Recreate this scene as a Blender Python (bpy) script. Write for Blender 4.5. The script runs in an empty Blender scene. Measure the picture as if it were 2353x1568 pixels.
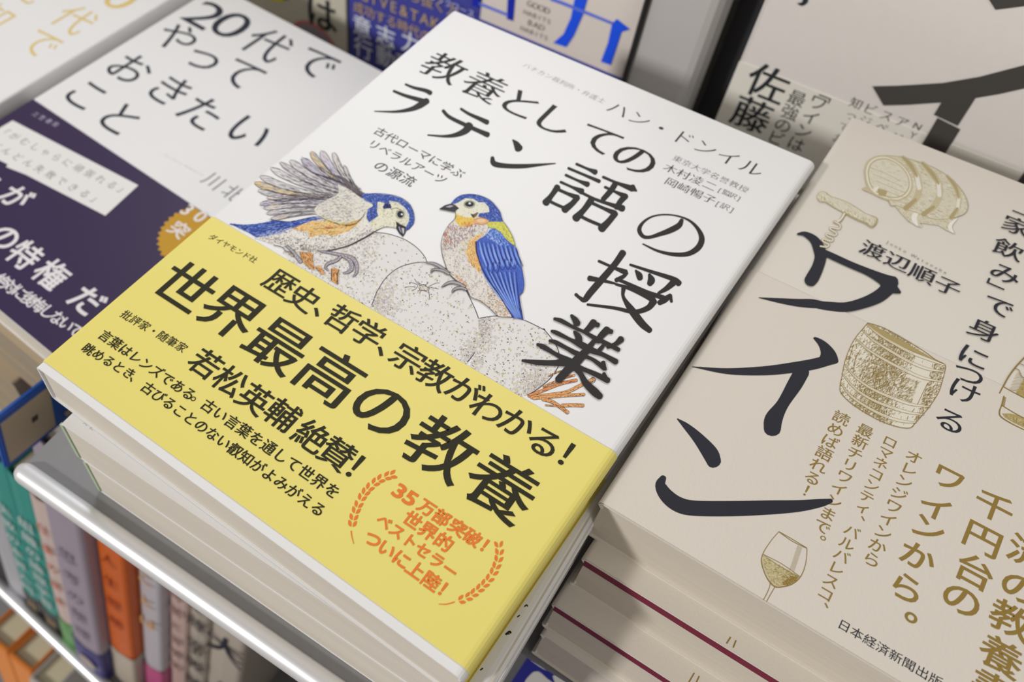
import bpy, bmesh, math, random
import numpy as np
from mathutils import Vector, Matrix
from mathutils.geometry import tessellate_polygon

S = bpy.context.scene
COL = S.collection
rnd = random.Random(7)

# ------------------------------------------------------------------ camera
W, H, CX, CY, F = 2353, 1568, 805., 880., 2023.
R = np.array([[0.79349, 0.60847, -0.01175], [0.49903, -0.66157, -0.55973], [-0.34835, 0.43828, -0.82859]])
U_, _, V_ = np.linalg.svd(R); R = U_ @ V_
CAM = np.array([0.14182, -0.05154, 0.1799])
cam = bpy.data.cameras.new('camera')
cob = bpy.data.objects.new('camera', cam); COL.objects.link(cob)
Rb = (np.diag([1, -1, -1]) @ R).T
M = Matrix.Identity(4)
for i in range(3):
    for j in range(3): M[i][j] = Rb[i][j]
    M[i][3] = CAM[i]
cob.matrix_world = M
cam.sensor_width = 36; cam.lens = F / W * 36
cam.shift_x = (W / 2 - CX) / W; cam.shift_y = (CY - H / 2) / W
cam.clip_start = 0.005; cam.clip_end = 20
cam.dof.use_dof = True; cam.dof.focus_distance = 0.2060; cam.dof.aperture_fstop = 16.0
S.camera = cob

# ------------------------------------------------------------------ world, lights, exposure
S.view_settings.view_transform = 'Standard'; S.view_settings.look = 'None'
S.view_settings.gamma = 1; S.view_settings.exposure = 0.07
S.view_settings.use_curve_mapping = False
wd = bpy.data.worlds.new('shop_light'); S.world = wd; wd.use_nodes = True
bg = wd.node_tree.nodes['Background']
bg.inputs[0].default_value = (1.0, 0.94, 0.87, 1); bg.inputs[1].default_value = 0.31

def area(name, loc, target, size, power, col, sy=None):
    l = bpy.data.lights.new(name, 'AREA'); l.energy = power; l.color = col; l.size = size
    if sy: l.shape = 'RECTANGLE'; l.size_y = sy
    o = bpy.data.objects.new(name, l); COL.objects.link(o); o.location = loc
    o.rotation_euler = (Vector(target) - Vector(loc)).to_track_quat('-Z', 'Y').to_euler()
    return o
area('ceiling_lamp_key', (-1.3, -2.75, 1.75), (0.08, 0.1, 0), 0.26, 70, (1, 0.965, 0.93))
area('added_rear_light', (-0.24, 0.60, 0.54), (-0.02, 0.15, 0), 0.40, 3.0, (0.96, 0.975, 1.0), 0.5)  # added low behind the books so the covers fade towards the front
area('ceiling_lamp_right', (1.2, -0.5, 1.1), (0.2, 0.25, 0), 0.5, 3, (1, 0.95, 0.89))

# ------------------------------------------------------------------ materials
def lin(c): 
    c = c / 255.
    return c / 12.92 if c <= .04045 else ((c + .055) / 1.055) ** 2.4
def alb(r, g, b, k=1.0):
    # printed colour as albedo: the photographed paper white (226,221,216) stands for 0.80
    w = (lin(226), lin(221), lin(216))
    return tuple(min(.92, .80 * k * lin(v) / x) for v, x in zip((r, g, b), w))
MATS = {}
def mat(name, col=(.8, .8, .8), rough=.5, metal=0, attr=False, grain=0, bump=0, bscale=2500, spec=.5, coat=0):
    if name in MATS: return MATS[name]
    m = bpy.data.materials.new(name); m.use_nodes = True; nt = m.node_tree
    b = nt.nodes['Principled BSDF']; b.inputs['Roughness'].default_value = rough
    b.inputs['Metallic'].default_value = metal; b.inputs['Base Color'].default_value = (*col, 1)
    b.inputs['Specular IOR Level'].default_value = spec
    if coat: b.inputs['Coat Weight'].default_value = coat; b.inputs['Coat Roughness'].default_value = .25
    if attr:
        a = nt.nodes.new('ShaderNodeAttribute'); a.attribute_name = 'Col'
        nt.links.new(a.outputs['Color'], b.inputs['Base Color'])
    tc = nt.nodes.new('ShaderNodeTexCoord')
    if grain:
        n = nt.nodes.new('ShaderNodeTexNoise'); n.inputs['Scale'].default_value = 260; n.inputs['Detail'].default_value = 6
        mx = nt.nodes.new('ShaderNodeMix'); mx.data_type = 'RGBA'; mx.blend_type = 'MULTIPLY'
        mx.inputs[0].default_value = grain
        mx.inputs[6].default_value = (*col, 1)
        nt.links.new(tc.outputs['Object'], n.inputs['Vector'])
        nt.links.new(n.outputs['Fac'], mx.inputs[7]); nt.links.new(mx.outputs[2], b.inputs['Base Color'])
    if bump:
        n2 = nt.nodes.new('ShaderNodeTexNoise'); n2.inputs['Scale'].default_value = bscale; n2.inputs['Detail'].default_value = 3
        bp = nt.nodes.new('ShaderNodeBump'); bp.inputs['Strength'].default_value = bump; bp.inputs['Distance'].default_value = .0001
        nt.links.new(tc.outputs['Object'], n2.inputs['Vector'])
        nt.links.new(n2.outputs['Fac'], bp.inputs['Height']); nt.links.new(bp.outputs[0], b.inputs['Normal'])
    MATS[name] = m
    return m
def pages_mat(name, col, dark=.86, freq=2600):
    """page edges: many thin sheets, so colour and relief vary only across the thickness (object z)"""
    if name in MATS: return MATS[name]
    m = bpy.data.materials.new(name); m.use_nodes = True; nt = m.node_tree
    b = nt.nodes['Principled BSDF']; b.inputs['Roughness'].default_value = .75; b.inputs['Specular IOR Level'].default_value = .2
    tc = nt.nodes.new('ShaderNodeTexCoord'); mp = nt.nodes.new('ShaderNodeMapping')
    mp.inputs['Scale'].default_value = (6, 6, freq)
    n = nt.nodes.new('ShaderNodeTexNoise'); n.inputs['Scale'].default_value = 1.0; n.inputs['Detail'].default_value = 4; n.inputs['Roughness'].default_value = .65
    cr = nt.nodes.new('ShaderNodeValToRGB')
    cr.color_ramp.elements[0].position = .3; cr.color_ramp.elements[1].position = .62
    cr.color_ramp.elements[0].color = (*[c * dark for c in col], 1); cr.color_ramp.elements[1].color = (*col, 1)
    mp2 = nt.nodes.new('ShaderNodeMapping'); mp2.inputs['Scale'].default_value = (14, 14, 220)
    n2 = nt.nodes.new('ShaderNodeTexNoise'); n2.inputs['Scale'].default_value = 1.0; n2.inputs['Detail'].default_value = 2
    mx = nt.nodes.new('ShaderNodeMix'); mx.data_type = 'RGBA'; mx.blend_type = 'MULTIPLY'; mx.inputs[0].default_value = .16
    bp = nt.nodes.new('ShaderNodeBump'); bp.inputs['Strength'].default_value = .35; bp.inputs['Distance'].default_value = .0001
    L = nt.links.new
    L(tc.outputs['Object'], mp.inputs[0]); L(mp.outputs[0], n.inputs['Vector']); L(n.outputs['Fac'], cr.inputs[0])
    L(tc.outputs['Object'], mp2.inputs[0]); L(mp2.outputs[0], n2.inputs['Vector'])
    L(cr.outputs[0], mx.inputs[6]); L(n2.outputs['Fac'], mx.inputs[7]); L(mx.outputs[2], b.inputs['Base Color'])
    L(n.outputs['Fac'], bp.inputs['Height']); L(bp.outputs[0], b.inputs['Normal'])
    MATS[name] = m
    return m
INK = mat('printing_ink', attr=True, rough=.6, bump=.25, spec=.2)
FOIL = mat('gold_foil_ink', col=(.62, .46, .2), rough=.38, metal=.35, attr=True, spec=.6)

# ------------------------------------------------------------------ object helpers
def empty(name, loc, label, cat, group=None, rz=0):
    o = bpy.data.objects.new(name, None); COL.objects.link(o); o.location = loc
    o.rotation_euler = (0, 0, rz); o.empty_display_size = .01
    o['label'] = label; o['category'] = cat
    if group: o['group'] = group
    return o
bpy.context.view_layer.update()
def link(name, me, m, parent=None, world=True, label=None, smooth=False):
    """one mesh object; vertices are given in world coordinates when world, else in the parent's own frame"""
    if m: me.materials.append(m)
    o = bpy.data.objects.new(name, me); COL.objects.link(o)
    if smooth:
        for p in me.polygons: p.use_smooth = True
    if parent:
        o.parent = parent
        if world:
            bpy.context.view_layer.update()
            me.transform(parent.matrix_world.inverted())
    if label: o['label'] = label
    return o
def mesh(verts, faces, name='m'):
    me = bpy.data.meshes.new(name); me.from_pydata([tuple(v) for v in verts], [], faces); me.update(); return me
def box_mesh(x0, x1, y0, y1, z0, z1, bev=0):
    bm = bmesh.new()
    vs = [bm.verts.new(p) for p in ((x0, y0, z0), (x1, y0, z0), (x1, y1, z0), (x0, y1, z0), (x0, y0, z1), (x1, y0, z1), (x1, y1, z1), (x0, y1, z1))]
    for f in ((0, 3, 2, 1), (4, 5, 6, 7), (0, 1, 5, 4), (1, 2, 6, 5), (2, 3, 7, 6), (3, 0, 4, 7)): bm.faces.new([vs[i] for i in f])
    if bev: bmesh.ops.bevel(bm, geom=bm.edges[:], offset=bev, segments=2, affect='EDGES')
    me = bpy.data.meshes.new('box'); bm.to_mesh(me); bm.free(); return me
def structure(name, me, m, smooth=False):
    o = link(name, me, m, smooth=smooth); o['kind'] = 'structure'; return o
def strip_mesh(prof, y0, y1, th, ny=1, fy=None):
    """sheet of paper or board: an open profile in x,z given thickness th (inwards = right-hand side) and run from y0 to y1"""
    n = len(prof); P = [Vector((p[0], p[1])) for p in prof]; nor = []
    for i in range(n):
        a = P[max(0, i - 1)]; b = P[min(n - 1, i + 1)]; t = (b - a).normalized(); nor.append(Vector((t.y, -t.x)))
    V = []; Fc = []
    for k in range(ny + 1):
        y = y0 + (y1 - y0) * k / ny
        for i in range(n): V.append((P[i].x, y, P[i].y))
        for i in range(n): V.append((P[i].x + nor[i].x * th, y, P[i].y + nor[i].y * th))
    m2 = 2 * n
    for k in range(ny):
        a = k * m2; b = a + m2
        for i in range(n - 1):
            Fc.append((a + i, a + i + 1, b + i + 1, b + i)); Fc.append((a + n + i, b + n + i, b + n + i + 1, a + n + i + 1))
        Fc.append((a, b, b + n, a + n)); Fc.append((a + n - 1, a + 2 * n - 1, b + 2 * n - 1, b + n - 1))
    for k in (0, ny):
        a = k * m2
        for i in range(n - 1):
            q = (a + i, a + n + i, a + n + i + 1, a + i + 1); Fc.append(q if k == 0 else q[::-1])
    me = mesh(V, Fc)
    bm = bmesh.new(); bm.from_mesh(me); bmesh.ops.recalc_face_normals(bm, faces=bm.faces[:]); bm.to_mesh(me); bm.free()
    return me
def arc(cx, cz, r, a0, a1, n=6):
    return [(cx + r * math.cos(math.radians(a0 + (a1 - a0) * i / n)), cz + r * math.sin(math.radians(a0 + (a1 - a0) * i / n))) for i in range(n + 1)]

def make_book(name, label, loc, w, h, th, rz, cover, pages, group=None, band=None, endpaper=None, spine='left', hard=False,
              cover_lab=None, inset=.0006, ct=None, over=.0012, er=.0012):
    """lying book; local origin = bottom-left corner of its TOP cover surface, x to the right, y to the head, z down is its thickness.
    cover wraps spine side; the fore edge shows the pages"""
    t = empty(name, loc, label, 'book', group, rz)
    sgn = 1 if spine == 'left' else -1
    ct = ct or (.0005 if not hard else .0012)
    def X(x): return x if sgn == 1 else w - x
    def prof(pts): 
        q = [(X(x), z) for x, z in pts]
        return q
    r = .0012
    # front cover, curled down a little where the flap folds in at the fore edge
    fr = [(w - .0009, -.0024), (w - .0003, -.0016)] + arc(w - er, -er, er, 0, 90, 5) + [(w * .5, 0), (.004, 0)]
    sp = [(.004, 0)] + arc(r, -r, r, 90, 180, 5) + [(0, -th / 2)] + arc(r, -th + r, r, 180, 270, 5) + [(.004, -th)]
    bk = [(.004, -th), (w * .5, -th)] + arc(w - er, -th + er, er, 270, 360, 5) + [(w - .0003, -th + .0016), (w - .0009, -th + .0024)]
    for nm, p in (('front_cover', fr), ('spine', sp), ('back_cover', bk)):
        q = prof(p); thick = ct
        if sgn == -1: thick = -ct
        me = strip_mesh(q, 0, h, -thick, ny=1)
        link(nm, me, cover, t, world=False, smooth=False)
    me = box_mesh(min(X(.0012), X(w - over)), max(X(.0012), X(w - over)), inset, h - inset, -th + ct, -ct)
    link('page_block', me, pages, t, world=False)
    if endpaper:
        me = box_mesh(min(X(.001), X(w - over + .0001)), max(X(.001), X(w - over + .0001)), -.00005, h - inset, -ct - endpaper[1], -ct + .00002)
        link('endpaper', me, endpaper[0], t, world=False, label='dark red endpaper')
    if band:
        bm_, y0, y1 = band; e = .00022
        def grow(pts, c=None):
            out = []
            n = len(pts); P = [Vector(p) for p in pts]
            for i in range(n):
                a = P[max(0, i - 1)]; b = P[min(n - 1, i + 1)]; tt = (b - a).normalized(); nn = Vector((tt.y, -tt.x)); out.append((P[i].x + nn.x * e, P[i].y + nn.y * e))
            return out
        full = fr + sp[1:] + bk[1:]
        q = prof(grow(full)); 
        # test direction: outward must be outside
        me = strip_mesh(q, y0, y1, -.0001 * (1 if sgn == 1 else -1), ny=1)
        link('paper_band', me, bm_, t, world=False)
    return t

# ------------------------------------------------------------------ flat print engine
class Plane:
    def __init__(s, o, ux, uy):
        s.o = np.array(o, float); s.ux = np.array(ux, float); s.uy = np.array(uy, float); s.n = np.cross(s.ux, s.uy)
    def uv(s, p):
        """point of this surface seen at a photograph position (full-size pixels)"""
        d = R.T @ np.array([(p[0] - CX) / F, (p[1] - CY) / F, 1.])
        k = (s.n @ s.o - s.n @ CAM) / (s.n @ d); P = CAM + k * d - s.o
        return np.array([P @ s.ux, P @ s.uy])
    def xyz(s, uv, hgt): return s.o + uv[0] * s.ux + uv[1] * s.uy + hgt * s.n

_fc = bpy.data.curves.new('glyph', 'FONT'); _fo = bpy.data.objects.new('glyph', _fc); COL.objects.link(_fo)
_fc.resolution_u = 4
GC = {}
def glyph(ch):
    if ch in GC: return GC[ch]
    _fc.body = ch; _fo.update_tag(); bpy.context.view_layer.update()
    dg = bpy.context.evaluated_depsgraph_get()
    me = bpy.data.meshes.new_from_object(_fo.evaluated_get(dg))
    V = np.array([v.co[:2] for v in me.vertices]).reshape(-1, 2); Fc = [tuple(p.vertices) for p in me.polygons]
    ec = {}
    for f in Fc:
        # orient ccw
        for i in range(len(f)):
            a, b = f[i], f[(i + 1) % len(f)]; ec.setdefault((min(a, b), max(a, b)), []).append((a, b))
    N = np.zeros_like(V); sgn = 0
    for f in Fc[:1] or []:
        pass
    area2 = 0
    for f in Fc:
        for i in range(1, len(f) - 1):
            a, b, c = V[f[0]], V[f[i]], V[f[i + 1]]; area2 += (b[0] - a[0]) * (c[1] - a[1]) - (b[1] - a[1]) * (c[0] - a[0])
    s = 1 if area2 > 0 else -1
    for k, l in ec.items():
        if len(l) == 1:
            a, b = l[0]; d = V[b] - V[a]; L = np.hypot(*d)
            if L < 1e-9: continue
            nn = np.array([d[1], -d[0]]) / L * s; N[a] += nn; N[b] += nn
    ln = np.hypot(N[:, 0], N[:, 1]); ok = ln > 1e-6
    N[ok] = N[ok] / ln[ok][:, None] * np.minimum(1.2, 2 / np.maximum(ln[ok], .3))[:, None]
    bpy.data.meshes.remove(me)
    cx = .5 if (ord(ch) > 0x2E00 or ch in '・') else ((V[:, 0].min() + V[:, 0].max()) / 2 if len(V) else .3)
    cyy = .38
    if ch in '、。！': cx = (V[:, 0].min() + V[:, 0].max()) / 2; cyy = (V[:, 1].min() + V[:, 1].max()) / 2
    GC[ch] = (V, Fc, N, (cx, cyy))
    return GC[ch]

def catmull(P, sub=6):
    P = [np.array(p, float) for p in P]
    if len(P) < 3: 
        return [P[0] + (P[-1] - P[0]) * i / sub for i in range(sub + 1)] if len(P) == 2 else P
    Q = [2 * P[0] - P[1]] + P + [2 * P[-1] - P[-2]]; out = []
    for i in range(1, len(Q) - 2):
        for j in range(sub):
            t = j / sub; a, b, c, d = Q[i - 1], Q[i], Q[i + 1], Q[i + 2]
            out.append(.5 * ((2 * b) + (-a + c) * t + (2 * a - 5 * b + 4 * c - d) * t * t + (-a + 3 * b - 3 * c + d) * t ** 3))
    out.append(P[-1]); return out
def inside(p, poly):
    x, y = p; c = False; n = len(poly)
    for i in range(n):
        x1, y1 = poly[i]; x2, y2 = poly[i - 1]
        if (y1 > y) != (y2 > y) and x < (x2 - x1) * (y - y1) / (y2 - y1) + x1: c = not c
    return c
class Art:
    """printed ink: thin flat shapes lying on a cover"""
    def __init__(s, plane, base=.00003): s.pl = plane; s.V = []; s.F = []; s.C = []; s.b = base; s.k = 0; s.off = (0, 0); s.z = 1; s.wk = 1.0
    def _h(s, d=3e-7): s.k += d; return s.b + s.k
    def up(s, d=5e-6): s.k += min(d, 3e-6); return s
    def add(s, uvs, faces, col, d=3e-7):
        o = len(s.V); h = s._h(d)
        s.V += [s.pl.xyz(q, h) for q in uvs]; s.F += [tuple(i + o for i in f) for f in faces]; s.C += [(*col, 1)] * len(uvs)
    def tile(s, ox=0, oy=0, z=1): s.off = (ox, oy); s.z = z; return s
    def px(s, p): return (p[0] / s.z + s.off[0], p[1] / s.z + s.off[1])
    def poly(s, pts, col, smooth=0):
        P = [s.px(p) for p in pts]
        if smooth:
            P = P + [P[0]]; P = catmull(P, smooth)[:-1]
        uv = [s.pl.uv(p) for p in P]
        tr = tessellate_polygon([[Vector((*q, 0)) for q in uv]])
        s.add(uv, tr, col)
    def polyuv(s, uv, col):
        tr = tessellate_polygon([[Vector((*q, 0)) for q in uv]]); s.add([np.array(q) for q in uv], tr, col)
    def stroke(s, pts, w, col, sub=5, cap=True):
        """brush stroke through photo positions, widths in the same units"""
        P = [np.array(s.px(p)) for p in pts]
        if not isinstance(w, (list, tuple)): w = [w] * len(P)
        Wd = [x / s.z * s.wk for x in w]
        if len(P) > 1 and sub > 1:
            Q = catmull([np.array([*p, x]) for p, x in zip(P, Wd)], sub)
        else: Q = [np.array([*p, x]) for p, x in zip(P, Wd)]
        L = []; Rr = []
        n = len(Q)
        for i in range(n):
            t = Q[min(n - 1, i + 1)][:2] - Q[max(0, i - 1)][:2]; l = np.hypot(*t) or 1; nn = np.array([-t[1], t[0]]) / l * max(.02, Q[i][2]) / 2
            L.append(Q[i][:2] + nn); Rr.append(Q[i][:2] - nn)
        pts2 = L + Rr; fc = [(i, i + 1, n + i + 1, n + i) for i in range(n - 1)]
        if cap:
            for e, sg in ((0, -1), (n - 1, 1)):
                r = Q[e][2] / 2
                if r * 1.0 < .35: continue
                t = (Q[1][:2] - Q[0][:2]) if e == 0 else (Q[-1][:2] - Q[-2][:2]); t = t / (np.hypot(*t) or 1) * sg
                nn = np.array([-t[1], t[0]]); base = len(pts2); k = 6
                for j in range(k + 1):
                    a = math.pi * j / k; pts2.append(Q[e][:2] + (nn * math.cos(a) + t * math.sin(a) * .8) * r)
                fc.append(tuple(base + j for j in range(k + 1)))
        s.add([s.pl.uv(p) for p in pts2], fc, col)
    def dab(s, p, l, w, ang, col, bend=0):
        """one short pencil or pen mark, position in tile units, l and w in photo pixels"""
        x, y = s.px(p); c, q = math.cos(ang), math.sin(ang); h = l / 2
        mid = np.array([x - q * bend * l, y + c * bend * l])
        a = np.array([x - c * h, y - q * h]); b = np.array([x + c * h, y + q * h]); nn = np.array([-q, c]) * w / 2
        s.add([s.pl.uv(v) for v in (a, mid - nn, b, mid + nn)], [(0, 1, 2, 3)], col, 1.2e-8)
    def scribble(s, poly, n, cols, l=(3, 7), w=(.5, 1.1), ang=0, dang=.6, bend=.15, dens=None):
        xs = [p[0] for p in poly]; ys = [p[1] for p in poly]; c = 0; tries = 0
        while c < n and tries < n * 12:
            tries += 1; p = (rnd.uniform(min(xs), max(xs)), rnd.uniform(min(ys), max(ys)))
            if not inside(p, poly): continue
            if dens and rnd.random() > dens(p): continue
            a = (ang(p) if callable(ang) else ang) + rnd.gauss(0, dang)
            s.dab(p, rnd.uniform(*l), rnd.uniform(*w), a, rnd.choice(cols), rnd.uniform(-bend, bend)); c += 1
    def g(s, ch, c_uv, em, col, bx=0, by=0, rot=0, sx=1, sy=1):
        V, Fc, N, (cx, cy) = glyph(ch)
        if not len(V): return
        P = V + N * np.array([bx, by])
        def sg(q, f): return (q[f[1]][0] - q[f[0]][0]) * (q[f[2]][1] - q[f[0]][1]) - (q[f[1]][1] - q[f[0]][1]) * (q[f[2]][0] - q[f[0]][0])
        if bx or by: Fc = [f for f in Fc if len(f) != 3 or sg(V, f) * sg(P, f) > 0]
        P = P - np.array([cx, cy]); P = P * np.array([sx, sy]) * em
        if rot: a = math.radians(rot); P = P @ np.array([[math.cos(a), math.sin(a)], [-math.sin(a), math.cos(a)]])
        s.add(list(P + np.array(c_uv)), Fc, col, 5e-8)
    def line(s, text, p0, p1, em, col, bx=0, by=0, vert=False, sx=1, sy=1, rot=0, free=False):
        """text whose first and last character centres lie at two photo positions; em in mm"""
        a = s.pl.uv(s.px(p0)); b = s.pl.uv(s.px(p1)); m = len(text); e = em / 1000
        if m > 1 and not free: e = min(e, np.hypot(*(b - a)) / (m - 1) * (1.0 if ord(text[0]) > 255 or ord(text[-1]) > 255 else 1.35))
        for i, ch in enumerate(text):
            c = a + (b - a) * (i / max(1, m - 1)); r = rot
            if vert and ch in '、。': c = c + np.array([.28, .30]) * e
            elif ch in '、。': c = c + np.array([-.30, -.30]) * e
            if vert and ch in 'ィっつャュョゃゅょ' and ch in 'ィっ': c = c + np.array([.08, .08]) * e
            if vert and ch in '「」ー（）': r = rot - 90
            s.g(ch, c, e, col, bx, by, r, sx, sy)
    def each(s, items, em, col, **k):
        for ch, x, y in items: s.g(ch, s.pl.uv(s.px((x, y))), em / 1000, col, **k)
    def build(s, name, parent, m=None, label=None):
        me = mesh(s.V, s.F)
        ca = me.color_attributes.new('Col', 'FLOAT_COLOR', 'POINT')
        ca.data.foreach_set('color', np.array(s.C, dtype=np.float32).ravel())
        o = link(name, me, m or INK, parent, world=True, label=label)
        return o

# ------------------------------------------------------------------ setting: display trays, back panel, floor
metal = mat('painted_grey_steel', (.30, .30, .31), .42, .35, grain=.12)
rail_m = mat('polished_rail_steel', (.86, .87, .90), .38, .6)
dark_m = mat('painted_gap_shade', (.02, .02, .024), .6)  # near-black that paints the shade in the gaps beside the divider
panel_m = mat('satin_divider_steel', (.62, .61, .60), .42, .2)
wallm = mat('shop_backboard', (.45, .43, .40), .7)
def rotz(me, deg, piv):
    me.transform(Matrix.Translation(piv) @ Matrix.Rotation(math.radians(deg), 4, 'Z') @ Matrix.Translation(-Vector(piv))); return me
RAIL_A = Vector((-.0125, -.0135, -.0512)); RAIL_B = Vector((.0965, -.0075, -.0512))
rd = (RAIL_B - RAIL_A).normalized(); RAIL_E = RAIL_A + rd * .18
def tray(name, x0, x1, y0, y1, ztop, th=.0016, deg=3.1, piv=(-.0125, -.0135, 0)):
    me = box_mesh(x0, x1, y0, y1, ztop - th, ztop, .0004)
    return structure(name, rotz(me, deg, piv), metal)
def tube(a, b, r, name, m, n=20, parent=None):
    a = Vector(a); b = Vector(b); d = (b - a).normalized(); u = d.orthogonal().normalized(); v = d.cross(u)
    V = []; Fc = []; rings = [(-r, .02), (-r * .72, r * .70), (-r * .35, r * .93), (0, r)]; L = (b - a).length
    prof = [(p, q) for p, q in rings] + [(L, r), (L + r * .35, r * .93), (L + r * .72, r * .7), (L + r, .00002)]
    prof[0] = (-r, .00002)
    for p, q in prof:
        for i in range(n):
            an = 2 * math.pi * i / n; V.append(a + d * p + (u * math.cos(an) + v * math.sin(an)) * q)
    for k in range(len(prof) - 1):
        for i in range(n): Fc.append((k * n + i, k * n + (i + 1) % n, (k + 1) * n + (i + 1) % n, (k + 1) * n + i))
    return mesh(V, Fc)
tr1 = tray('trim_1', -.0155, .131, -.0125, .235, -.0515)
rail = link('trim_2', tube(RAIL_A, RAIL_E, .0034, 'rail', rail_m), rail_m, smooth=True); rail['kind'] = 'structure'; rail['label'] = 'rounded bright steel lip along the front of the book tray'
# skirt below the lip
sk = box_mesh(-.0155, .168, -.0142, -.0128, -.0605, -.0515, .0003); structure('trim_3', rotz(sk, 3.1, (-.0125, -.0135, 0)), metal)
tray('trim_4', -.42, -.030, .020, .30, -.1860)
tray('trim_5', .132, .45, .030, .30, -.0735)
tray('trim_6', .132, .45, -.10, .12, -.150)
# back board and side fillers behind and below
structure('wall_back', rotz(box_mesh(-.9, .9, .300, .306, -.7, .10), 0, (0, 0, 0)), wallm)
structure('floor', box_mesh(-1.6, 1.6, -1.2, 1.0, -.92, -.90), mat('shop_floor', (.30, .28, .26), .5, grain=.3))

white_cover = mat('white_jacket', alb(226, 221, 216), .46, bump=.18, bscale=2200, spec=.4)
cream_cover = mat('cream_textured_jacket', alb(214, 204, 190), .62, bump=.55, bscale=1500, spec=.35)
cream_band = mat('cream_paper_band', alb(210, 199, 184), .62, bump=.5, bscale=1500, spec=.35)
yellow_band = mat('yellow_paper_band', alb(228, 210, 112), .5, bump=.12, bscale=2500, spec=.4)
purple_band = mat('purple_paper_band', alb(50, 34, 68), .4, spec=.45)
pages_w = pages_mat('page_edges_pale', (.74, .69, .61), .92)
pages_g = pages_mat('page_edges_cream', (.68, .62, .53), .9)
pages_d = pages_mat('page_edges_shade_tone', (.40, .33, .24), .85)  # page colour darkened to carry the shade on the left stack
red_end = mat('dark_red_endpaper', alb(112, 26, 48), .7)

# ------------------------------------------------------------------ the Latin book, top of the middle stack
K = alb(46, 42, 40); KS = alb(64, 60, 58); GREY = alb(120, 114, 110)
latin = make_book('paperback_book', 'white paperback with two blue birds and a wide yellow band, topmost of the middle stack', (0, 0, 0),
                  .1283, .188, .0145, 0, white_cover, pages_w, band=(yellow_band, .00228, .0652), er=.0022)
P0 = Plane((0, 0, 0), (1, 0, 0), (0, 1, 0)); PB = Plane((0, 0, .00026), (1, 0, 0), (0, 1, 0))
A = Art(P0)
A.each((('教', 1021, 156), ('養', 1113, 199), ('と', 1196, 238), ('し', 1274, 274), ('て', 1378, 319), ('の', 1460, 364)), 14.6, K, bx=.012, by=-.008)
# hand-shaped large title strokes, tile units
A.up(); A.tile(760, 0, 2.936); A.wk = 1.28
A.stroke([(505, 570), (560, 592), (640, 612), (672, 628)], [12, 16, 22, 26], K)
A.stroke([(425, 615), (500, 645), (590, 672), (640, 688)], [14, 18, 24, 28], K)
A.stroke([(648, 682), (600, 712), (540, 738), (440, 754), (296, 752)], [34, 34, 24, 14, 6], K)
A.stroke([(878, 735), (930, 768), (1000, 800), (1055, 826)], [14, 17, 22, 28], K)
A.stroke([(758, 748), (800, 790), (900, 840), (1000, 885), (1058, 910)], [18, 20, 22, 24, 30], K)
A.stroke([(935, 850), (905, 885), (840, 912), (760, 920), (655, 912)], [46, 36, 24, 14, 8], K)
A.stroke([(1228, 945), (1250, 970), (1268, 1002)], [8, 30, 44], K)
A.stroke([(1090, 1065), (1102, 1105), (1180, 1120), (1300, 1122), (1420, 1112), (1515, 1104)], [20, 30, 26, 24, 14, 6], K)
A.tile(1100, 300, 2.24)
# large no
A.stroke([(1045, 462), (1030, 490), (985, 515), (930, 535), (880, 550), (845, 545), (826, 512), (845, 475), (890, 445), (950, 434), (1020, 440), (1085, 465), (1130, 510), (1148, 560), (1128, 605), (1075, 636), (1000, 638), (920, 620), (845, 585)],
         [16, 24, 24, 18, 14, 16, 18, 12, 8, 7, 7, 10, 16, 24, 25, 20, 16, 11, 6], K)
# go
A.wk = 1.5
for p, w in (([(503, 173), (560, 198), (600, 215)], [10, 10, 20]), ([(462, 195), (540, 228), (620, 262)], [10, 10, 14]), ([(448, 230), (510, 258), (560, 278)], [10, 10, 20]),
             ([(422, 266), (480, 292), (530, 314)], [10, 10, 22]), ([(405, 292), (375, 335), (345, 372)], [22, 18, 26]), ([(400, 300), (455, 325), (508, 346)], [12, 12, 20]),
             ([(508, 346), (480, 378), (442, 408)], [20, 20, 26]), ([(360, 362), (400, 382), (452, 404)], 11), ([(640, 240), (710, 270), (790, 300)], [10, 11, 22]), ([(790, 296), (812, 312)], [26, 6]),
             ([(705, 272), (680, 310), (640, 355)], [20, 20, 18]), ([(650, 292), (700, 315), (755, 340)], [10, 10, 20]), ([(755, 338), (730, 365), (708, 398)], [22, 20, 18]),
             ([(532, 322), (600, 355), (680, 382), (740, 402)], [10, 11, 14, 24]), ([(578, 360), (540, 410), (500, 452)], [24, 20, 28]), ([(570, 368), (640, 400), (700, 426)], [12, 12, 20]),
             ([(702, 428), (670, 468), (632, 506)], [22, 22, 28]), ([(520, 440), (570, 465), (640, 494)], 12)):
    A.stroke(p, w, K)
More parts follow.
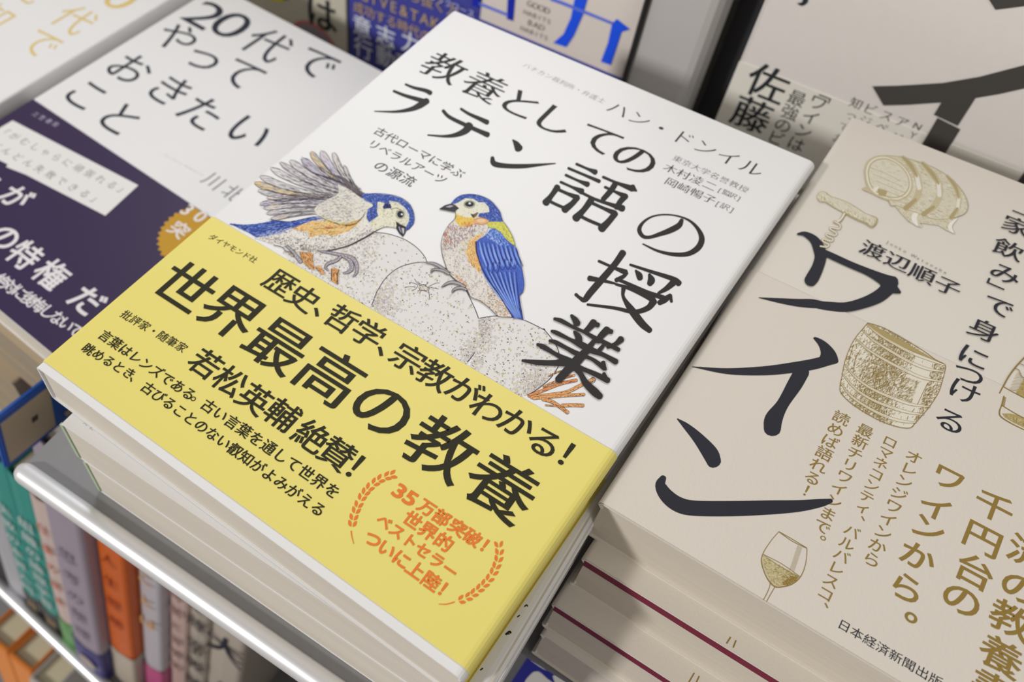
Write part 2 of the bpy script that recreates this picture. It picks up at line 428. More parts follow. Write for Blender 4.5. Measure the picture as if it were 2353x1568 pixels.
# ju
for p, w in (([(618, 673), (690, 705), (755, 730)], [10, 11, 20]), ([(742, 630), (700, 690), (640, 760), (575, 835), (545, 872), (520, 862), (500, 845)], [24, 22, 24, 24, 20, 12, 12]),
             ([(570, 762), (630, 772), (700, 788)], [20, 14, 8]), ([(780, 692), (880, 725), (1000, 765), (1030, 788)], [9, 12, 18, 22]), ([(765, 735), (745, 752), (708, 772)], [8, 14, 16]),
             ([(808, 722), (825, 745), (830, 762)], [8, 22, 20]), ([(878, 742), (888, 770), (880, 790)], [10, 26, 20]), ([(1000, 785), (965, 815), (925, 838)], [24, 18, 10]),
             ([(710, 765), (780, 795), (870, 835), (950, 862)], [12, 13, 15, 18]), ([(985, 848), (960, 870), (930, 888)], [12, 22, 18]), ([(985, 850), (992, 882)], [14, 10]),
             ([(705, 792), (780, 815), (850, 850), (900, 875)], [9, 14, 14, 20]), ([(900, 880), (870, 915), (800, 935), (700, 915), (560, 897)], [26, 20, 16, 12, 9]),
             ([(745, 815), (745, 860), (790, 930), (840, 995), (880, 1030)], [16, 12, 26, 26, 20])):
    A.stroke(p, w, K)
# gyo
A.b = .00030; A.wk = 1.12; A.tile(1050, 720, 6.533)
for p, w in (([(1715, 45), (1770, 110), (1800, 165)], [40, 80, 95]), ([(1460, 95), (1560, 125), (1750, 225), (1900, 290), (2060, 380), (2250, 470), (2420, 560)], [40, 60, 46, 46, 60, 60, 60]),
             ([(2050, 150), (1980, 230), (1920, 290)], [100, 80, 70]), ([(2020, 130), (2110, 190)], [30, 70]), ([(2250, 260), (2160, 350), (2110, 430)], [100, 85, 80]), ([(2220, 235), (2310, 290)], [30, 70]),
             ([(2460, 400), (2380, 470), (2260, 520)], [90, 60, 50]), ([(1420, 280), (1500, 310), (1700, 410), (1850, 480), (2000, 560), (2200, 640), (2380, 740)], [40, 60, 50, 90, 90, 60, 80]),
             ([(1760, 290), (1820, 370), (1830, 440)], [40, 90, 90]), ([(2190, 500), (2130, 570)], [50, 60]),
             ([(1390, 425), (1480, 450), (1650, 540), (1780, 610), (2000, 690), (2110, 760), (2210, 840)], [40, 60, 56, 70, 50, 60, 66]), ([(2190, 750), (2230, 860)], [60, 30]),
             ([(1205, 480), (1300, 520), (1450, 610), (1560, 670), (1700, 740), (1850, 830), (2080, 930), (2260, 1020)], [40, 70, 56, 70, 90, 60, 70, 80]), ([(2200, 920), (2260, 1030)], [50, 50]),
             ([(2050, 430), (1950, 560), (1800, 720), (1650, 870), (1520, 1010)], [60, 90, 130, 110, 100]),
             ([(1620, 745), (1450, 760), (1200, 750), (980, 722)], [120, 80, 70, 36]), ([(1740, 800), (1850, 920), (1930, 1060), (2060, 1190), (2140, 1260)], [90, 70, 90, 110, 90])):
    A.stroke(p, w, K)
A.b = .00003; A.tile(); A.wk = 1
A.line('バチカン裁判所・弁護士', (1211, 152), (1382, 231), 3.3, alb(150, 145, 142), -.01, -.02)
A.line('ハン・ドンイル', (1421, 252), (1727, 386), 9.0, KS, -.004, -.018)
A.line('東京大学名誉教授', (1557, 366), (1709, 434), 3.7, GREY, -.004, -.02)
A.line('木村凌二', (1541, 388), (1631, 427), 5.0, KS, 0, -.018); A.line('[監訳]', (1655, 437), (1698, 456), 3.5, GREY, 0, -.01)
A.line('岡崎暢子', (1543, 420), (1630, 457), 5.0, KS, 0, -.018); A.line('[訳]', (1650, 468), (1682, 482), 3.5, GREY, 0, -.01)
A.line('古代ローマに学ぶ', (875, 304), (1053, 397), 5.0, KS, .004, 0)
A.line('リベラルアーツ', (860, 333), (1012, 411), 5.0, KS, .004, 0)
A.line('の源流', (877, 384), (938, 414), 5.0, KS, .004, 0)
A.build('title_lettering', latin)

# ------------------------------------------------------------------ bird illustration
B = Art(P0, .00002)
BL1, BL2, BL3, BLK = alb(52, 76, 152), alb(84, 110, 188), alb(32, 42, 108), alb(36, 34, 40)
CR, CR2, OL, PU, GY = alb(222, 214, 194), alb(226, 218, 206), alb(170, 160, 110), alb(150, 136, 158), alb(110, 100, 104)
OR1, OR2, OR3, YE = alb(235, 172, 66), alb(222, 138, 60), alb(196, 108, 56), alb(226, 200, 84)
INKL = alb(70, 60, 62)
def TT(ox, oy, z): return lambda pts: [(x / z + ox, y / z + oy) for x, y in pts]
tA, tB, tC, tD, tE, tF, t5 = TT(540, 330, 7.84), TT(520, 480, 7.84), TT(740, 410, 7.84), TT(980, 430, 7.84), TT(960, 560, 7.84), TT(1050, 720, 6.533), TT(500, 300, 2.936)
EG, EGD, EGB, EGY = alb(221, 214, 207), alb(178, 166, 158), alb(196, 178, 156), alb(206, 200, 164)
def egg(poly, n, outline, shade):
    B.poly(poly, EG); B.up(4e-6)
    cx = sum(p[0] for p in poly) / len(poly); cy = sum(p[1] for p in poly) / len(poly)
    def dn(p):
        return shade(p)
    B.scribble(poly, int(n * 2.6), [alb(206, 196, 188), alb(202, 190, 174), alb(198, 188, 188), alb(208, 200, 180)], (4, 9), (3, 7), 0, 2, .1, dn)
    B.scribble(poly, int(n * 2.2), [alb(172, 158, 150), alb(176, 156, 134), alb(156, 144, 156)], (2, 5), (1.2, 3), 0, 2, .1, lambda p: shade(p) ** 2.2)
    B.up(4e-6)
    B.scribble(poly, n // 5, [EGY, alb(196, 192, 150), alb(204, 190, 160)], (5, 10), (3, 6), 0, 2, .1)
    B.scribble(poly, int(n * .62), [alb(104, 96, 80), alb(84, 76, 68), alb(140, 132, 108), alb(120, 110, 104)], (2, 6), (1, 2.4), .5, .8, .3)
    B.scribble(poly, n // 5, [alb(88, 82, 64), alb(104, 98, 80)], (3, 7), (1.8, 3.4), .5, .9, .3)
    B.stroke(outline, 1.7, INKL)
e1 = tC([(960, 980), (1200, 1005), (1480, 1100), (1700, 1245), (1840, 1400), (1895, 1515)]) + [(1000, 640), (940, 720), (860, 720), (760, 680), (700, 640), (650, 580), (740, 560), (820, 545)]
egg(e1, 170, tC([(960, 975), (1200, 1005), (1480, 1100), (1700, 1245), (1840, 1400), (1895, 1520)]),
    lambda p: max(.03, min(1, 1 - abs((p[0] - 860) / 22 - (p[1] - 545) / 14) * .05 - max(0, p[0] - 840) / 60 - 0)) if p[0] < 980 and p[1] < 640 else .3 if p[0] < 880 else .04)
e2c = t5([(1040, 1180), (1080, 1080), (1150, 980), (1250, 915), (1400, 890), (1540, 935), (1650, 1040), (1720, 1170), (1765, 1290), (1768, 1420), (1740, 1490), (1690, 1560)])
e2 = e2c + [(1060, 860), (960, 800), (880, 730)]
egg(e2, 260, e2c, lambda p: max(.03, 1 - math.hypot(p[0] - 860, (p[1] - 690) * .8) / 75, 1 - math.hypot((p[0] - 1092), (p[1] - 815) * .7) / 46, .5 - math.hypot(p[0] - 905, p[1] - 620) / 60))
e3c = t5([(1768, 1268), (1830, 1258), (1900, 1254), (2050, 1275), (2200, 1345)]) + tF([(1300, 240), (1440, 410), (1520, 560), (1540, 700), (1515, 810), (1400, 980), (1200, 1150), (1060, 1230)])
e3 = e3c + [(1180, 915), (1100, 860), (1080, 840), tF([(180, 700), (330, 430), (340, 260), (310, 90)])[1], tF([(340, 260)])[0], tF([(310, 90)])[0]]
egg(e3, 260, e3c, lambda p: max(.03, 1 - math.hypot(p[0] - 1108, (p[1] - 755) * .6) / 40, 1 - math.hypot((p[0] - 1235), (p[1] - 898)) / 70, .6 - math.hypot(p[0] - 1095, p[1] - 830) / 40))
B.up()
B.tile(960, 560, 7.84)   # crack in the middle egg
for pts in ([(0, 690), (60, 740), (140, 745), (190, 705)], [(190, 780), (270, 740), (330, 715), (390, 712)], [(180, 800), (260, 800), (370, 820)], [(190, 840), (205, 920), (215, 1010)], [(60, 850), (40, 880), (35, 910)],
            [(-150, 700), (-60, 720), (0, 760), (-40, 820), (-110, 850)], [(-230, 790), (-120, 780), (-40, 790)], [(-60, 640), (-20, 700), (40, 760)], [(0, 860), (60, 840), (130, 860), (190, 880)], [(30, 770), (110, 740), (170, 790), (210, 820), (140, 850), (40, 840), (20, 790)]):
    B.stroke(pts, 9, alb(76, 58, 44), 4)
B.scribble([(10, 760), (150, 745), (210, 810), (140, 860), (20, 850)], 40, [alb(150, 110, 70), alb(200, 170, 130), alb(90, 70, 50)], (2, 5), (.7, 1.2), 0, 1)
# --- nest twigs
B.tile(1050, 720, 6.533)
for pts, w in (([(1080, 1245), (1300, 1160), (1560, 1060), (1790, 1010)], 42), ([(1120, 1265), (1380, 1230), (1640, 1190), (1850, 1090), (2050, 995)], 46), ([(1150, 1280), (1450, 1255), (1700, 1235), (1905, 1225)], 40),
               ([(1290, 1295), (1420, 1330), (1560, 1420), (1660, 1495)], 46), ([(1580, 1390), (1750, 1385), (1890, 1390)], 46), ([(1300, 1110), (1400, 1060), (1490, 1030)], 26), ([(1590, 985), (1680, 955), (1760, 935)], 26), ([(1330, 1385), (1500, 1400), (1600, 1410)], 16), ([(1380, 950), (1480, 900), (1560, 870)], 14)):
    B.stroke(pts, w + 10, alb(84, 54, 40), 4); B.stroke(pts, w, rnd.choice([alb(214, 138, 84), alb(222, 160, 100)]), 4)
    q = catmull(pts, 5)
    for i in range(len(q) - 1):
        d = q[i + 1] - q[i]; an = math.atan2(d[1], d[0])
        for _ in range(5):
            t = rnd.random(); o = rnd.uniform(-w / 2.4, w / 2.4)
            B.dab((q[i][0] + d[0] * t - math.sin(an) * o, q[i][1] + d[1] * t + math.cos(an) * o), rnd.uniform(3, 9), rnd.uniform(.6, 1.3), an + rnd.gauss(0, .12), rnd.choice([alb(120, 66, 40), alb(190, 104, 56), alb(232, 180, 120), alb(70, 44, 36)]), .1)
B.stroke([(2000, 990), (2040, 965), (2075, 1000), (2060, 1040), (2000, 1060)], 7, INKL)
# --- left bird: tail and back
B.tile().up()
tail = tB([(60, 270), (300, 290), (550, 275), (720, 245), (850, 213), (1100, 240), (1330, 200), (1550, 150), (1720, 180), (1760, 240), (1400, 300), (1120, 370), (1000, 440), (800, 490), (560, 530), (380, 420)])
B.poly(tail, BL1)
body = [(584, 548), (640, 536), (690, 520), (740, 502), (800, 484), (842, 474), (880, 466), (912, 470), (935, 500)] + tC([(1500, 900), (1340, 905), (1200, 885), (1100, 895), (960, 960), (850, 1030), (700, 1110), (500, 1210), (300, 1270), (100, 1312)]) + [(711, 585), (686, 581), (673, 574), (648, 568), (630, 564), (610, 556)]
B.poly(body, CR2); B.up(3e-6)
B.scribble(tail, 520, [BL2, BL3, BL1, alb(120, 146, 214), BL3], (5, 13), (.6, 1.4), -.12, .2, .1)
B.scribble(tB([(700, 420), (1200, 330), (1150, 420), (800, 500), (560, 520)]), 60, [alb(200, 200, 220), BL2, CR2], (5, 12), (.7, 1.4), -.15, .2)
orng = tB([(1180, 370), (1400, 270), (1560, 215), (1850, 240), (2000, 290), (2200, 262), (2352, 215)]) + tC([(720, 690), (700, 770), (600, 870), (450, 965), (250, 1030)]) + tB([(1960, 500), (1700, 470), (1500, 520), (1470, 420)])
B.poly(orng, alb(224, 192, 136)); B.up(3e-6)
B.scribble(orng, 330, [OR1, OR1, OR2, YE, OR3, alb(236, 196, 120)], (5, 14), (.8, 1.8), -.2, .5, .2)
B.scribble(tB([(1560, 380), (1960, 360), (2352, 300), (2352, 240), (2000, 330), (1600, 330)]), 60, [OR3, alb(160, 90, 50)], (6, 14), (.7, 1.2), -.15, .2)
B.scribble(body, 900, [OL, PU, GY, alb(196, 186, 160), alb(170, 160, 164), alb(206, 196, 170)], (2.5, 7), (.4, .9), -.5, .7, .35, lambda p: .3 + .7 * max(0, min(1, (p[1] - 520) / 60)))
low = tC([(100, 1240), (400, 1150), (700, 1010), (900, 900), (960, 960), (700, 1110), (400, 1250), (100, 1312)]) + [(700, 584), (690, 560)]
B.scribble(low, 260, [PU, GY, alb(128, 116, 140), OL], (3, 7), (.5, 1.1), -.4, .6, .3)
B.scribble([(600, 545), (690, 548), (720, 580), (650, 568)], 150, [GY, PU, alb(150, 140, 130)], (3, 7), (.5, 1), .3, .7, .3)
# --- wing feathers, top ones first
B.up()
root = (2230, 960)
FE = [((1965, 405), (2260, 900), 70, 0), ((1765, 170), (2230, 930), 110, 1), ((1545, 145), (2130, 850), 150, 2), ((1365, 155), (1950, 760), 120, 3), ((1205, 280), (2020, 800), 150, 4), ((990, 315), (1980, 850), 140, 5), ((815, 350), (1950, 900), 110, 5), ((645, 450), (1960, 930), 130, 6),
      ((450, 595), (1800, 950), 130, 6), ((350, 712), (1700, 960), 130, 3), ((415, 850), (1700, 985), 110, 6), ((575, 985), (1700, 1010), 90, 5), ((450, 1095), (1650, 1080), 110, 7), ((520, 1170), (1650, 1130), 110, 5), ((570, 1268), (1650, 1190), 100, 6), ((650, 1365), (1640, 1250), 90, 5)]
FC = [[(200, 192, 190), (180, 170, 168)], [(212, 204, 196), (206, 190, 172)], [(196, 190, 202), (222, 200, 178)], [(214, 190, 140), (196, 190, 196)], [(190, 182, 192), (122, 110, 118)], [(212, 204, 200), (176, 168, 172)], [(216, 210, 204), (186, 176, 180)], [(206, 198, 202), (150, 144, 170)]]
B.tile(540, 330, 7.84)
for tip, rt, w, ci in FE:
    t = np.array(tip, float); r = np.array(rt, float); d = r - t; L = np.hypot(*d); d /= L; nn = np.array([-d[1], d[0]])
    bow = nn * (L * .05) * (1 if tip[1] < 900 else -.6)
    ctr = lambda s: t + d * L * s + bow * math.sin(math.pi * s)
    hw = lambda s: w * .5 * min(1, math.sin(min(1, s * 7 + .12) * math.pi / 2)) * (1 - .62 * s)
    ss = [0, .03, .07, .13, .25, .45, .7, 1]
    poly = [tuple(ctr(s) + nn * hw(s)) for s in ss] + [tuple(ctr(s) - nn * hw(s)) for s in reversed(ss)]
    B.poly(poly, alb(*FC[ci][0])); k = B.k
    an = math.atan2(d[1], d[0])
    B.scribble(poly, int(L / 10), [alb(*FC[ci][1]), alb(*FC[ci][0]), alb(176, 168, 170)], (8, 22), (.7, 1.6), an, .08, .05)
    B.scribble(poly, int(L / 16), [alb(78, 68, 72), alb(108, 98, 104), alb(88, 80, 94)], (8, 24), (.6, 1.1), an, .06, .05, lambda p: .15 + .85 * min(1, max(0, ((p[0] - tip[0]) * d[0] + (p[1] - tip[1]) * d[1]) / L)))
    if ci in (3, 2, 5): B.scribble(poly, 10, [alb(226, 186, 120), alb(224, 200, 160)], (5, 12), (.8, 1.6), an, .2, .05, lambda p: max(0, 1 - ((p[0] - tip[0]) * d[0] + (p[1] - tip[1]) * d[1]) / L * 2.2))
    B.stroke(poly[:8], [7, 8, 8, 8, 9, 10, 9, 6], INKL, 3); B.stroke(poly[8:], [6, 8, 9, 8, 8, 8, 8, 7], INKL, 3)
    B.k = k + 6e-7
B.up(6e-6)
B.stroke([(1360, 520), (1600, 600), (1880, 700), (2050, 790), (2300, 960)], [10, 26, 34, 40, 60], alb(66, 56, 64), 4)
B.stroke([(1480, 400), (1700, 540), (1950, 650), (2100, 800), (2330, 940)], [10, 18, 60, 80, 50], alb(98, 86, 84), 4)
B.scribble([(1700, 560), (2000, 640), (2150, 720), (2340, 900), (2280, 960), (2000, 780), (1800, 680)], 120, [alb(60, 52, 54), alb(120, 106, 96), alb(150, 134, 120), BL3], (6, 16), (.5, 1), .85, .15)
B.stroke([(600, 1005), (800, 1045), (1100, 1025), (1350, 1000), (1600, 1020)], [6, 18, 14, 22, 8], alb(52, 48, 60), 4)
B.stroke([(1480, 730), (1700, 790), (1860, 840)], [6, 16, 8], alb(70, 58, 56)); B.stroke([(1700, 870), (1850, 900), (1950, 915)], [6, 20, 10], alb(70, 58, 56))
# shoulder coverts
cov = [(1850, 740), (2050, 830), (2230, 960), (2420, 1120), (2400, 1240), (2230, 1380), (2020, 1460), (1850, 1440), (1650, 1380), (1480, 1290), (1420, 1200), (1500, 1100), (1650, 1020), (1800, 960), (1880, 880)]
B.poly(cov, alb(220, 212, 196)); B.up(3e-6)
B.scribble(cov, 520, [alb(112, 102, 100), alb(150, 140, 150), alb(176, 166, 130), alb(96, 88, 90), alb(206, 200, 206), alb(170, 160, 176)], (4, 12), (.5, 1.1), .12, .45, .3, lambda p: .4 + .6 * (p[0] < 2100))
B.stroke([(1560, 1350), (1750, 1420), (1950, 1480), (2150, 1460), (2300, 1330), (2350, 1230)], [10, 14, 14, 12, 12, 8], alb(96, 66, 40))
B.scribble([(1650, 1340), (1950, 1440), (2200, 1390), (2150, 1440), (1950, 1490), (1650, 1400)], 60, [YE, OL, alb(214, 190, 100)], (5, 12), (.8, 1.4), .1, .3)
B.stroke([(650, 1385), (800, 1400), (960, 1415), (1150, 1385), (1400, 1330), (1560, 1330)], 10, alb(60, 56, 80))
# --- left bird: head
B.tile(740, 410, 7.84).up()
face = [(800, 520), (980, 440), (1200, 400), (1400, 420), (1560, 560), (1610, 700), (1560, 850), (1500, 910), (1340, 905), (1150, 885), (1000, 930), (880, 900), (820, 700)]
B.poly(face, alb(224, 217, 190)); B.up(3e-6)
B.scribble(face, 330, [OL, alb(190, 182, 150), PU, alb(200, 190, 176), GY], (2, 6), (.4, .8), .4, .9, .4)
cap = [(700, 310), (780, 282), (970, 283), (1230, 308), (1430, 368), (1580, 485), (1640, 615), (1658, 730), (1642, 820), (1580, 915), (1515, 950), (1515, 870), (1565, 790), (1570, 660), (1500, 540), (1370, 440), (1210, 410), (1210, 480), (1110, 450), (1000, 420), (990, 600), (1010, 690), (900, 760), (850, 800), (800, 700), (830, 560), (920, 510), (900, 460), (780, 400)]
B.poly(cap, BL1); B.up(3e-6)
B.scribble(cap, 420, [BL2, BL3, BL1, alb(120, 140, 208), BL3], (2.5, 7), (.5, 1.2), .3, .6, .3)
B.stroke([(700, 300), (970, 280), (1230, 302), (1430, 362), (1580, 478), (1645, 610), (1662, 730), (1642, 830), (1515, 950)], 9, BL3)
B.stroke([(1120, 530), (1180, 500), (1230, 530)], [60, 110, 50], alb(40, 46, 96)); B.stroke([(1240, 560), (1340, 545), (1440, 590), (1480, 640)], 10, alb(120, 104, 60))
B.scribble([(1200, 420), (1400, 440), (1560, 600), (1560, 800), (1500, 620), (1380, 480)], 50, [CR2, BL2, alb(150, 160, 200)], (3, 7), (.5, 1), .9, .6)
def disc(c, rx, ry, col, n=20): B.poly([(c[0] + rx * math.cos(2 * math.pi * i / n), c[1] + ry * math.sin(2 * math.pi * i / n)) for i in range(n)], col)
disc((1412, 660), 84, 84, alb(96, 92, 80)); disc((1412, 660), 76, 76, alb(206, 200, 176)); disc((1412, 658), 62, 66, alb(40, 42, 46)); disc((1412, 658), 36, 40, alb(24, 24, 28)); disc((1438, 656), 19, 19, alb(220, 220, 222))
B.poly([(1330, 780), (1400, 830), (1510, 880), (1506, 980), (1458, 1062), (1390, 1000), (1335, 910), (1340, 850)], alb(40, 38, 42))
B.poly([(1370, 880), (1400, 880), (1440, 1000), (1400, 960)], alb(150, 142, 150)); B.poly([(1430, 900), (1480, 910), (1480, 980), (1460, 1020)], alb(190, 184, 186))
B.stroke([(1340, 905), (1200, 882), (1100, 892), (960, 960), (850, 1030), (700, 1112), (500, 1212), (300, 1272), (100, 1314), (-80, 1320)], [5, 5, 6, 12, 22, 22, 20, 18, 18, 12], alb(60, 50, 54))
# pen lines over the plumage
B.tile(); INK2 = [alb(66, 58, 66), alb(84, 72, 80), alb(96, 84, 70)]
B.scribble(body, 330, INK2, (3, 8), (.5, .9), -.35, .7, .4, lambda p: .25 + .75 * max(0, min(1, (p[1] - 515) / 50)))
B.scribble(tail, 120, [alb(150, 172, 226), alb(176, 190, 228)], (5, 13), (.5, 1), -.12, .2)
B.tile(740, 410, 7.84); B.scribble(cap, 150, [alb(150, 168, 222), alb(186, 194, 226), alb(120, 140, 210)], (2.5, 6), (.5, 1), .3, .6, .3); B.scribble(face, 110, INK2, (2, 5), (.5, .8), .4, 1, .4)
B.up()
# --- left bird: legs
B.tile(520, 480, 7.84).up(6e-6)
for pts, w in (([(1700, 775), (1950, 815), (2130, 865), (2240, 960), (2260, 1080), (2190, 1150), (2110, 1165)], [20, 40, 56, 56, 60, 40, 12]), ([(2130, 840), (2270, 900), (2345, 1010), (2345, 1150), (2290, 1225)], [30, 56, 56, 40, 10]),
               ([(2060, 870), (1980, 940), (1840, 990), (1785, 1060), (1830, 1115)], [36, 44, 44, 30, 10]), ([(1100, 690), (1200, 780), (1260, 860), (1340, 960)], [30, 44, 50, 60])):
    B.stroke(pts, [x + 16 for x in w], alb(62, 52, 60)); B.stroke(pts, w, alb(166, 156, 160))
    q = catmull(pts, 5)
    for i in range(1, len(q) - 1):
        d = q[i + 1] - q[i - 1]; B.dab(tuple(q[i]), 5, 1, math.atan2(d[1], d[0]) + 1.4, alb(84, 74, 80)); 
        if i % 2: B.dab(tuple(q[i] + 6), 3, 1.4, 0, alb(226, 220, 220))
for reg, nn, an in (([(1310, 780), (1560, 820), (1560, 960), (1600, 1110), (1480, 1060), (1380, 960)], 200, 1.2), ([(1880, 1090), (1940, 1075), (2030, 1110), (2010, 1370), (1890, 1300)], 110, 1.5), ([(1600, 1050), (1680, 1030), (1780, 1180), (1700, 1180)], 40, 1)):
    B.poly(reg, alb(214, 160, 100)); B.scribble(reg, nn, [OR2, OR3, alb(60, 44, 40), alb(232, 180, 120), alb(88, 60, 44)], (4, 12), (.6, 1.2), an, .25); B.up(2e-6)
B.stroke([(1900, 1090), (1895, 1200), (1890, 1300)], 14, INKL); B.stroke([(2030, 1110), (2000, 1200), (2005, 1370)], 14, INKL)
B.stroke([(860, 665), (1000, 700), (1080, 770), (1180, 800), (1230, 880)], 12, INKL); B.scribble([(1040, 760), (1200, 790), (1250, 880), (1130, 840)], 40, [alb(150, 120, 80), INKL, alb(200, 180, 140)], (3, 8), (.5, 1), .5, .4)
# --- right bird
B.tile(980, 430, 7.84).up(4e-6)
e = lambda pts: [(x - 157, y + 1019) for x, y in pts]     # lower tile's units in this tile
rb = [(520, 440), (510, 580), (400, 700), (315, 840), (270, 980), (265, 1100), (290, 1250), (330, 1380), (378, 1520)] + e([(560, 540), (650, 640), (750, 730), (850, 780), (900, 850), (960, 980), (1100, 1040), (1180, 1090), (1300, 1180), (1400, 1265), (1450, 1325), (1690, 1335), (1640, 1200), (1500, 1000), (1350, 800), (1200, 620), (1140, 450)]) + [(920, 1250), (900, 1000), (1050, 880), (1100, 760), (1130, 620), (950, 450), (700, 500)]
B.poly(rb, alb(222, 212, 200)); B.up(3e-6)
B.scribble(rb, 900, [PU, GY, OL, alb(190, 178, 170), alb(176, 164, 150), alb(200, 186, 160)], (2.5, 7), (.6, 1.2), .9, .5, .35)
B.scribble([(420, 690), (900, 700), (860, 900), (620, 1000), (480, 1130), (290, 1150), (300, 860)], 420, [PU, alb(126, 112, 140), GY, OR3, alb(160, 120, 110), alb(206, 190, 190)], (3, 7), (.9, 1.9), 1.2, .4)
B.scribble([(310, 860), (420, 720), (400, 900), (500, 1020), (300, 1020)], 60, [OR2, OR3, alb(200, 120, 80)], (2.5, 6), (.7, 1.2), 1.2, .4)
fl = [(1020, 830), (900, 890), (780, 960), (740, 1080), (710, 1200), (760, 1350), (850, 1450), (990, 1580), (1000, 1420), (920, 1250), (880, 1020), (960, 930)]
B.poly(fl, alb(226, 192, 132)); B.scribble(fl + [], 230, [OR1, OR2, YE, OR3, alb(236, 190, 110)], (3, 8), (.7, 1.5), 1.3, .4); B.up(3e-6)
B.scribble([(620, 980), (740, 1000), (700, 1200), (600, 1180)], 50, [YE, CR, OL], (3, 6), (.6, 1.2), 1.2, .4)
B.scribble(e([(640, 570), (760, 600), (950, 850), (860, 790)]), 60, [OR1, OR2, OR3], (3, 7), (.7, 1.2), 1.1, .3)
tl = e([(960, 980), (1080, 1030), (1250, 1060), (1250, 760), (1420, 880), (1560, 1100), (1690, 1335), (1450, 1325), (1300, 1180), (1150, 1080)])
B.scribble(tl, 240, [OR1, OR2, alb(222, 180, 130), alb(90, 70, 56), alb(200, 170, 140)], (3, 8), (.5, 1.1), .7, .8)
B.scribble(rb, 420, [alb(66, 58, 66), alb(84, 72, 80), alb(120, 100, 84)], (2.5, 6), (.5, .9), 1.0, .6, .4)
B.scribble(fl, 90, [alb(120, 70, 40), OR3], (3, 7), (.5, .9), 1.2, .4)
# throat and cheeks
th_ = [(520, 470), (640, 480), (800, 560), (860, 560), (860, 660), (720, 720), (600, 720), (520, 630)]
B.poly(th_, alb(228, 190, 90)); B.scribble(th_, 130, [YE, OR1, OR2, alb(214, 180, 80), alb(120, 100, 60)], (2.5, 6), (.6, 1.2), .9, .6); B.up(3e-6)
B.scribble([(600, 660), (860, 640), (900, 720), (700, 740)], 60, [OR3, OR2, alb(170, 90, 60)], (3, 6), (.7, 1.2), 1.3, .4)
disc((985, 625), 150, 66, alb(220, 164, 112)); disc((985, 618), 80, 34, alb(228, 190, 150)); B.stroke([(850, 600), (960, 570), (1100, 600), (1120, 640), (1010, 692), (900, 670)], 7, alb(150, 90, 56))
fc_ = [(470, 335), (600, 270), (700, 210), (850, 215), (950, 290), (1060, 270), (1140, 380), (1140, 480), (1000, 490), (930, 520), (860, 560), (700, 560), (540, 500), (520, 440), (560, 400)]
B.poly(fc_, alb(224, 218, 196)); B.up(2e-6); B.scribble(fc_, 160, [OL, alb(196, 190, 166), GY, alb(206, 198, 190)], (2, 5), (.4, .8), .7, .8)
B.stroke([(800, 500), (850, 530), (920, 480)], [20, 60, 30], alb(110, 90, 60)); B.stroke([(830, 520), (850, 560)], 24, alb(60, 50, 44))
cap2 = [(440, 312), (520, 222), (620, 162), (740, 142), (860, 146), (1000, 180), (1140, 250), (1240, 350), (1320, 460), (1350, 560), (1375, 635), (1260, 645), (1150, 640), (1080, 585), (930, 545), (950, 485), (1050, 475), (1130, 465), (1120, 380), (1040, 285), (940, 290), (850, 225), (700, 212), (580, 285), (480, 322)]
B.poly(cap2, BL1); B.up(3e-6); B.scribble(cap2, 400, [BL2, BL3, BL1, alb(110, 134, 206), BL3], (2.5, 6), (.5, 1.1), .7, .6); B.scribble(cap2, 140, [alb(150, 168, 222), alb(186, 194, 226), alb(120, 140, 210)], (2.5, 5), (.5, 1), .7, .6); B.stroke(cap2[:11], 9, BL3)
disc((772, 325), 104, 72, alb(110, 104, 84)); disc((772, 325), 94, 62, alb(214, 206, 182)); disc((772, 322), 86, 52, alb(52, 54, 54)); disc((772, 320), 42, 40, alb(26, 26, 28)); disc((776, 308), 22, 18, alb(226, 226, 226))
B.poly([(222, 410), (330, 340), (430, 312), (520, 338), (585, 395), (500, 465), (400, 445), (300, 425)], alb(62, 58, 62)); B.poly([(340, 372), (430, 340), (490, 352), (420, 385)], alb(170, 164, 168)); B.stroke([(240, 408), (400, 400), (560, 392)], 8, alb(30, 28, 30))
# nape
np_ = [(1080, 680), (1140, 640), (1375, 640), (1450, 740), (1540, 900), (1592, 1050), (1540, 1060), (1430, 950), (1330, 820), (1220, 750), (1110, 730)]
B.poly(np_, alb(212, 204, 92)); B.up(2e-6); B.scribble(np_, 180, [alb(222, 210, 80), alb(170, 166, 70), alb(190, 190, 90), alb(96, 96, 50)], (3, 7), (.6, 1.3), 1.0, .4); B.stroke([(1375, 635), (1450, 735), (1540, 895), (1595, 1055)], 10, alb(96, 92, 50))
# wing
wg = [(890, 1000), (960, 940), (1060, 890), (1140, 780), (1220, 760), (1330, 820), (1430, 950), (1560, 1060), (1640, 1180), (1690, 1390)] + e([(1880, 500), (1900, 640), (1912, 760), (1890, 880), (1832, 940), (1840, 1080), (1870, 1250), (1895, 1375), (1720, 1355), (1640, 1220), (1520, 1020), (1400, 830), (1250, 660), (1160, 480), (1080, 250)])
B.poly(wg, alb(66, 92, 178)); B.up(3e-6)
B.scribble(wg, 420, [BL2, BL3, BL1, BL2, alb(110, 136, 208)], (4, 12), (.6, 1.3), 1.2, .25)
B.scribble([(1060, 900), (1140, 780), (1220, 760), (1330, 830), (1440, 980), (1500, 1090), (1300, 1060), (1150, 960)], 170, [alb(140, 170, 222), alb(110, 150, 206), alb(170, 190, 226)], (3, 8), (.8, 1.8), 1.0, .4)
B.up(3e-6)
for k in range(9):       # covert feathers
    x0 = 950 + k * 78; y0 = 1010 + 12 * k; L = 430 - 12 * k
    B.stroke([(x0, y0), (x0 + 50, y0 + L * .5), (x0 + 130, y0 + L)], [14, 34, 20], alb(118, 146, 214) if k % 3 else alb(140, 162, 220)); B.stroke([(x0 + 34, y0), (x0 + 88, y0 + L * .5), (x0 + 165, y0 + L)], [10, 18, 10], BL3)
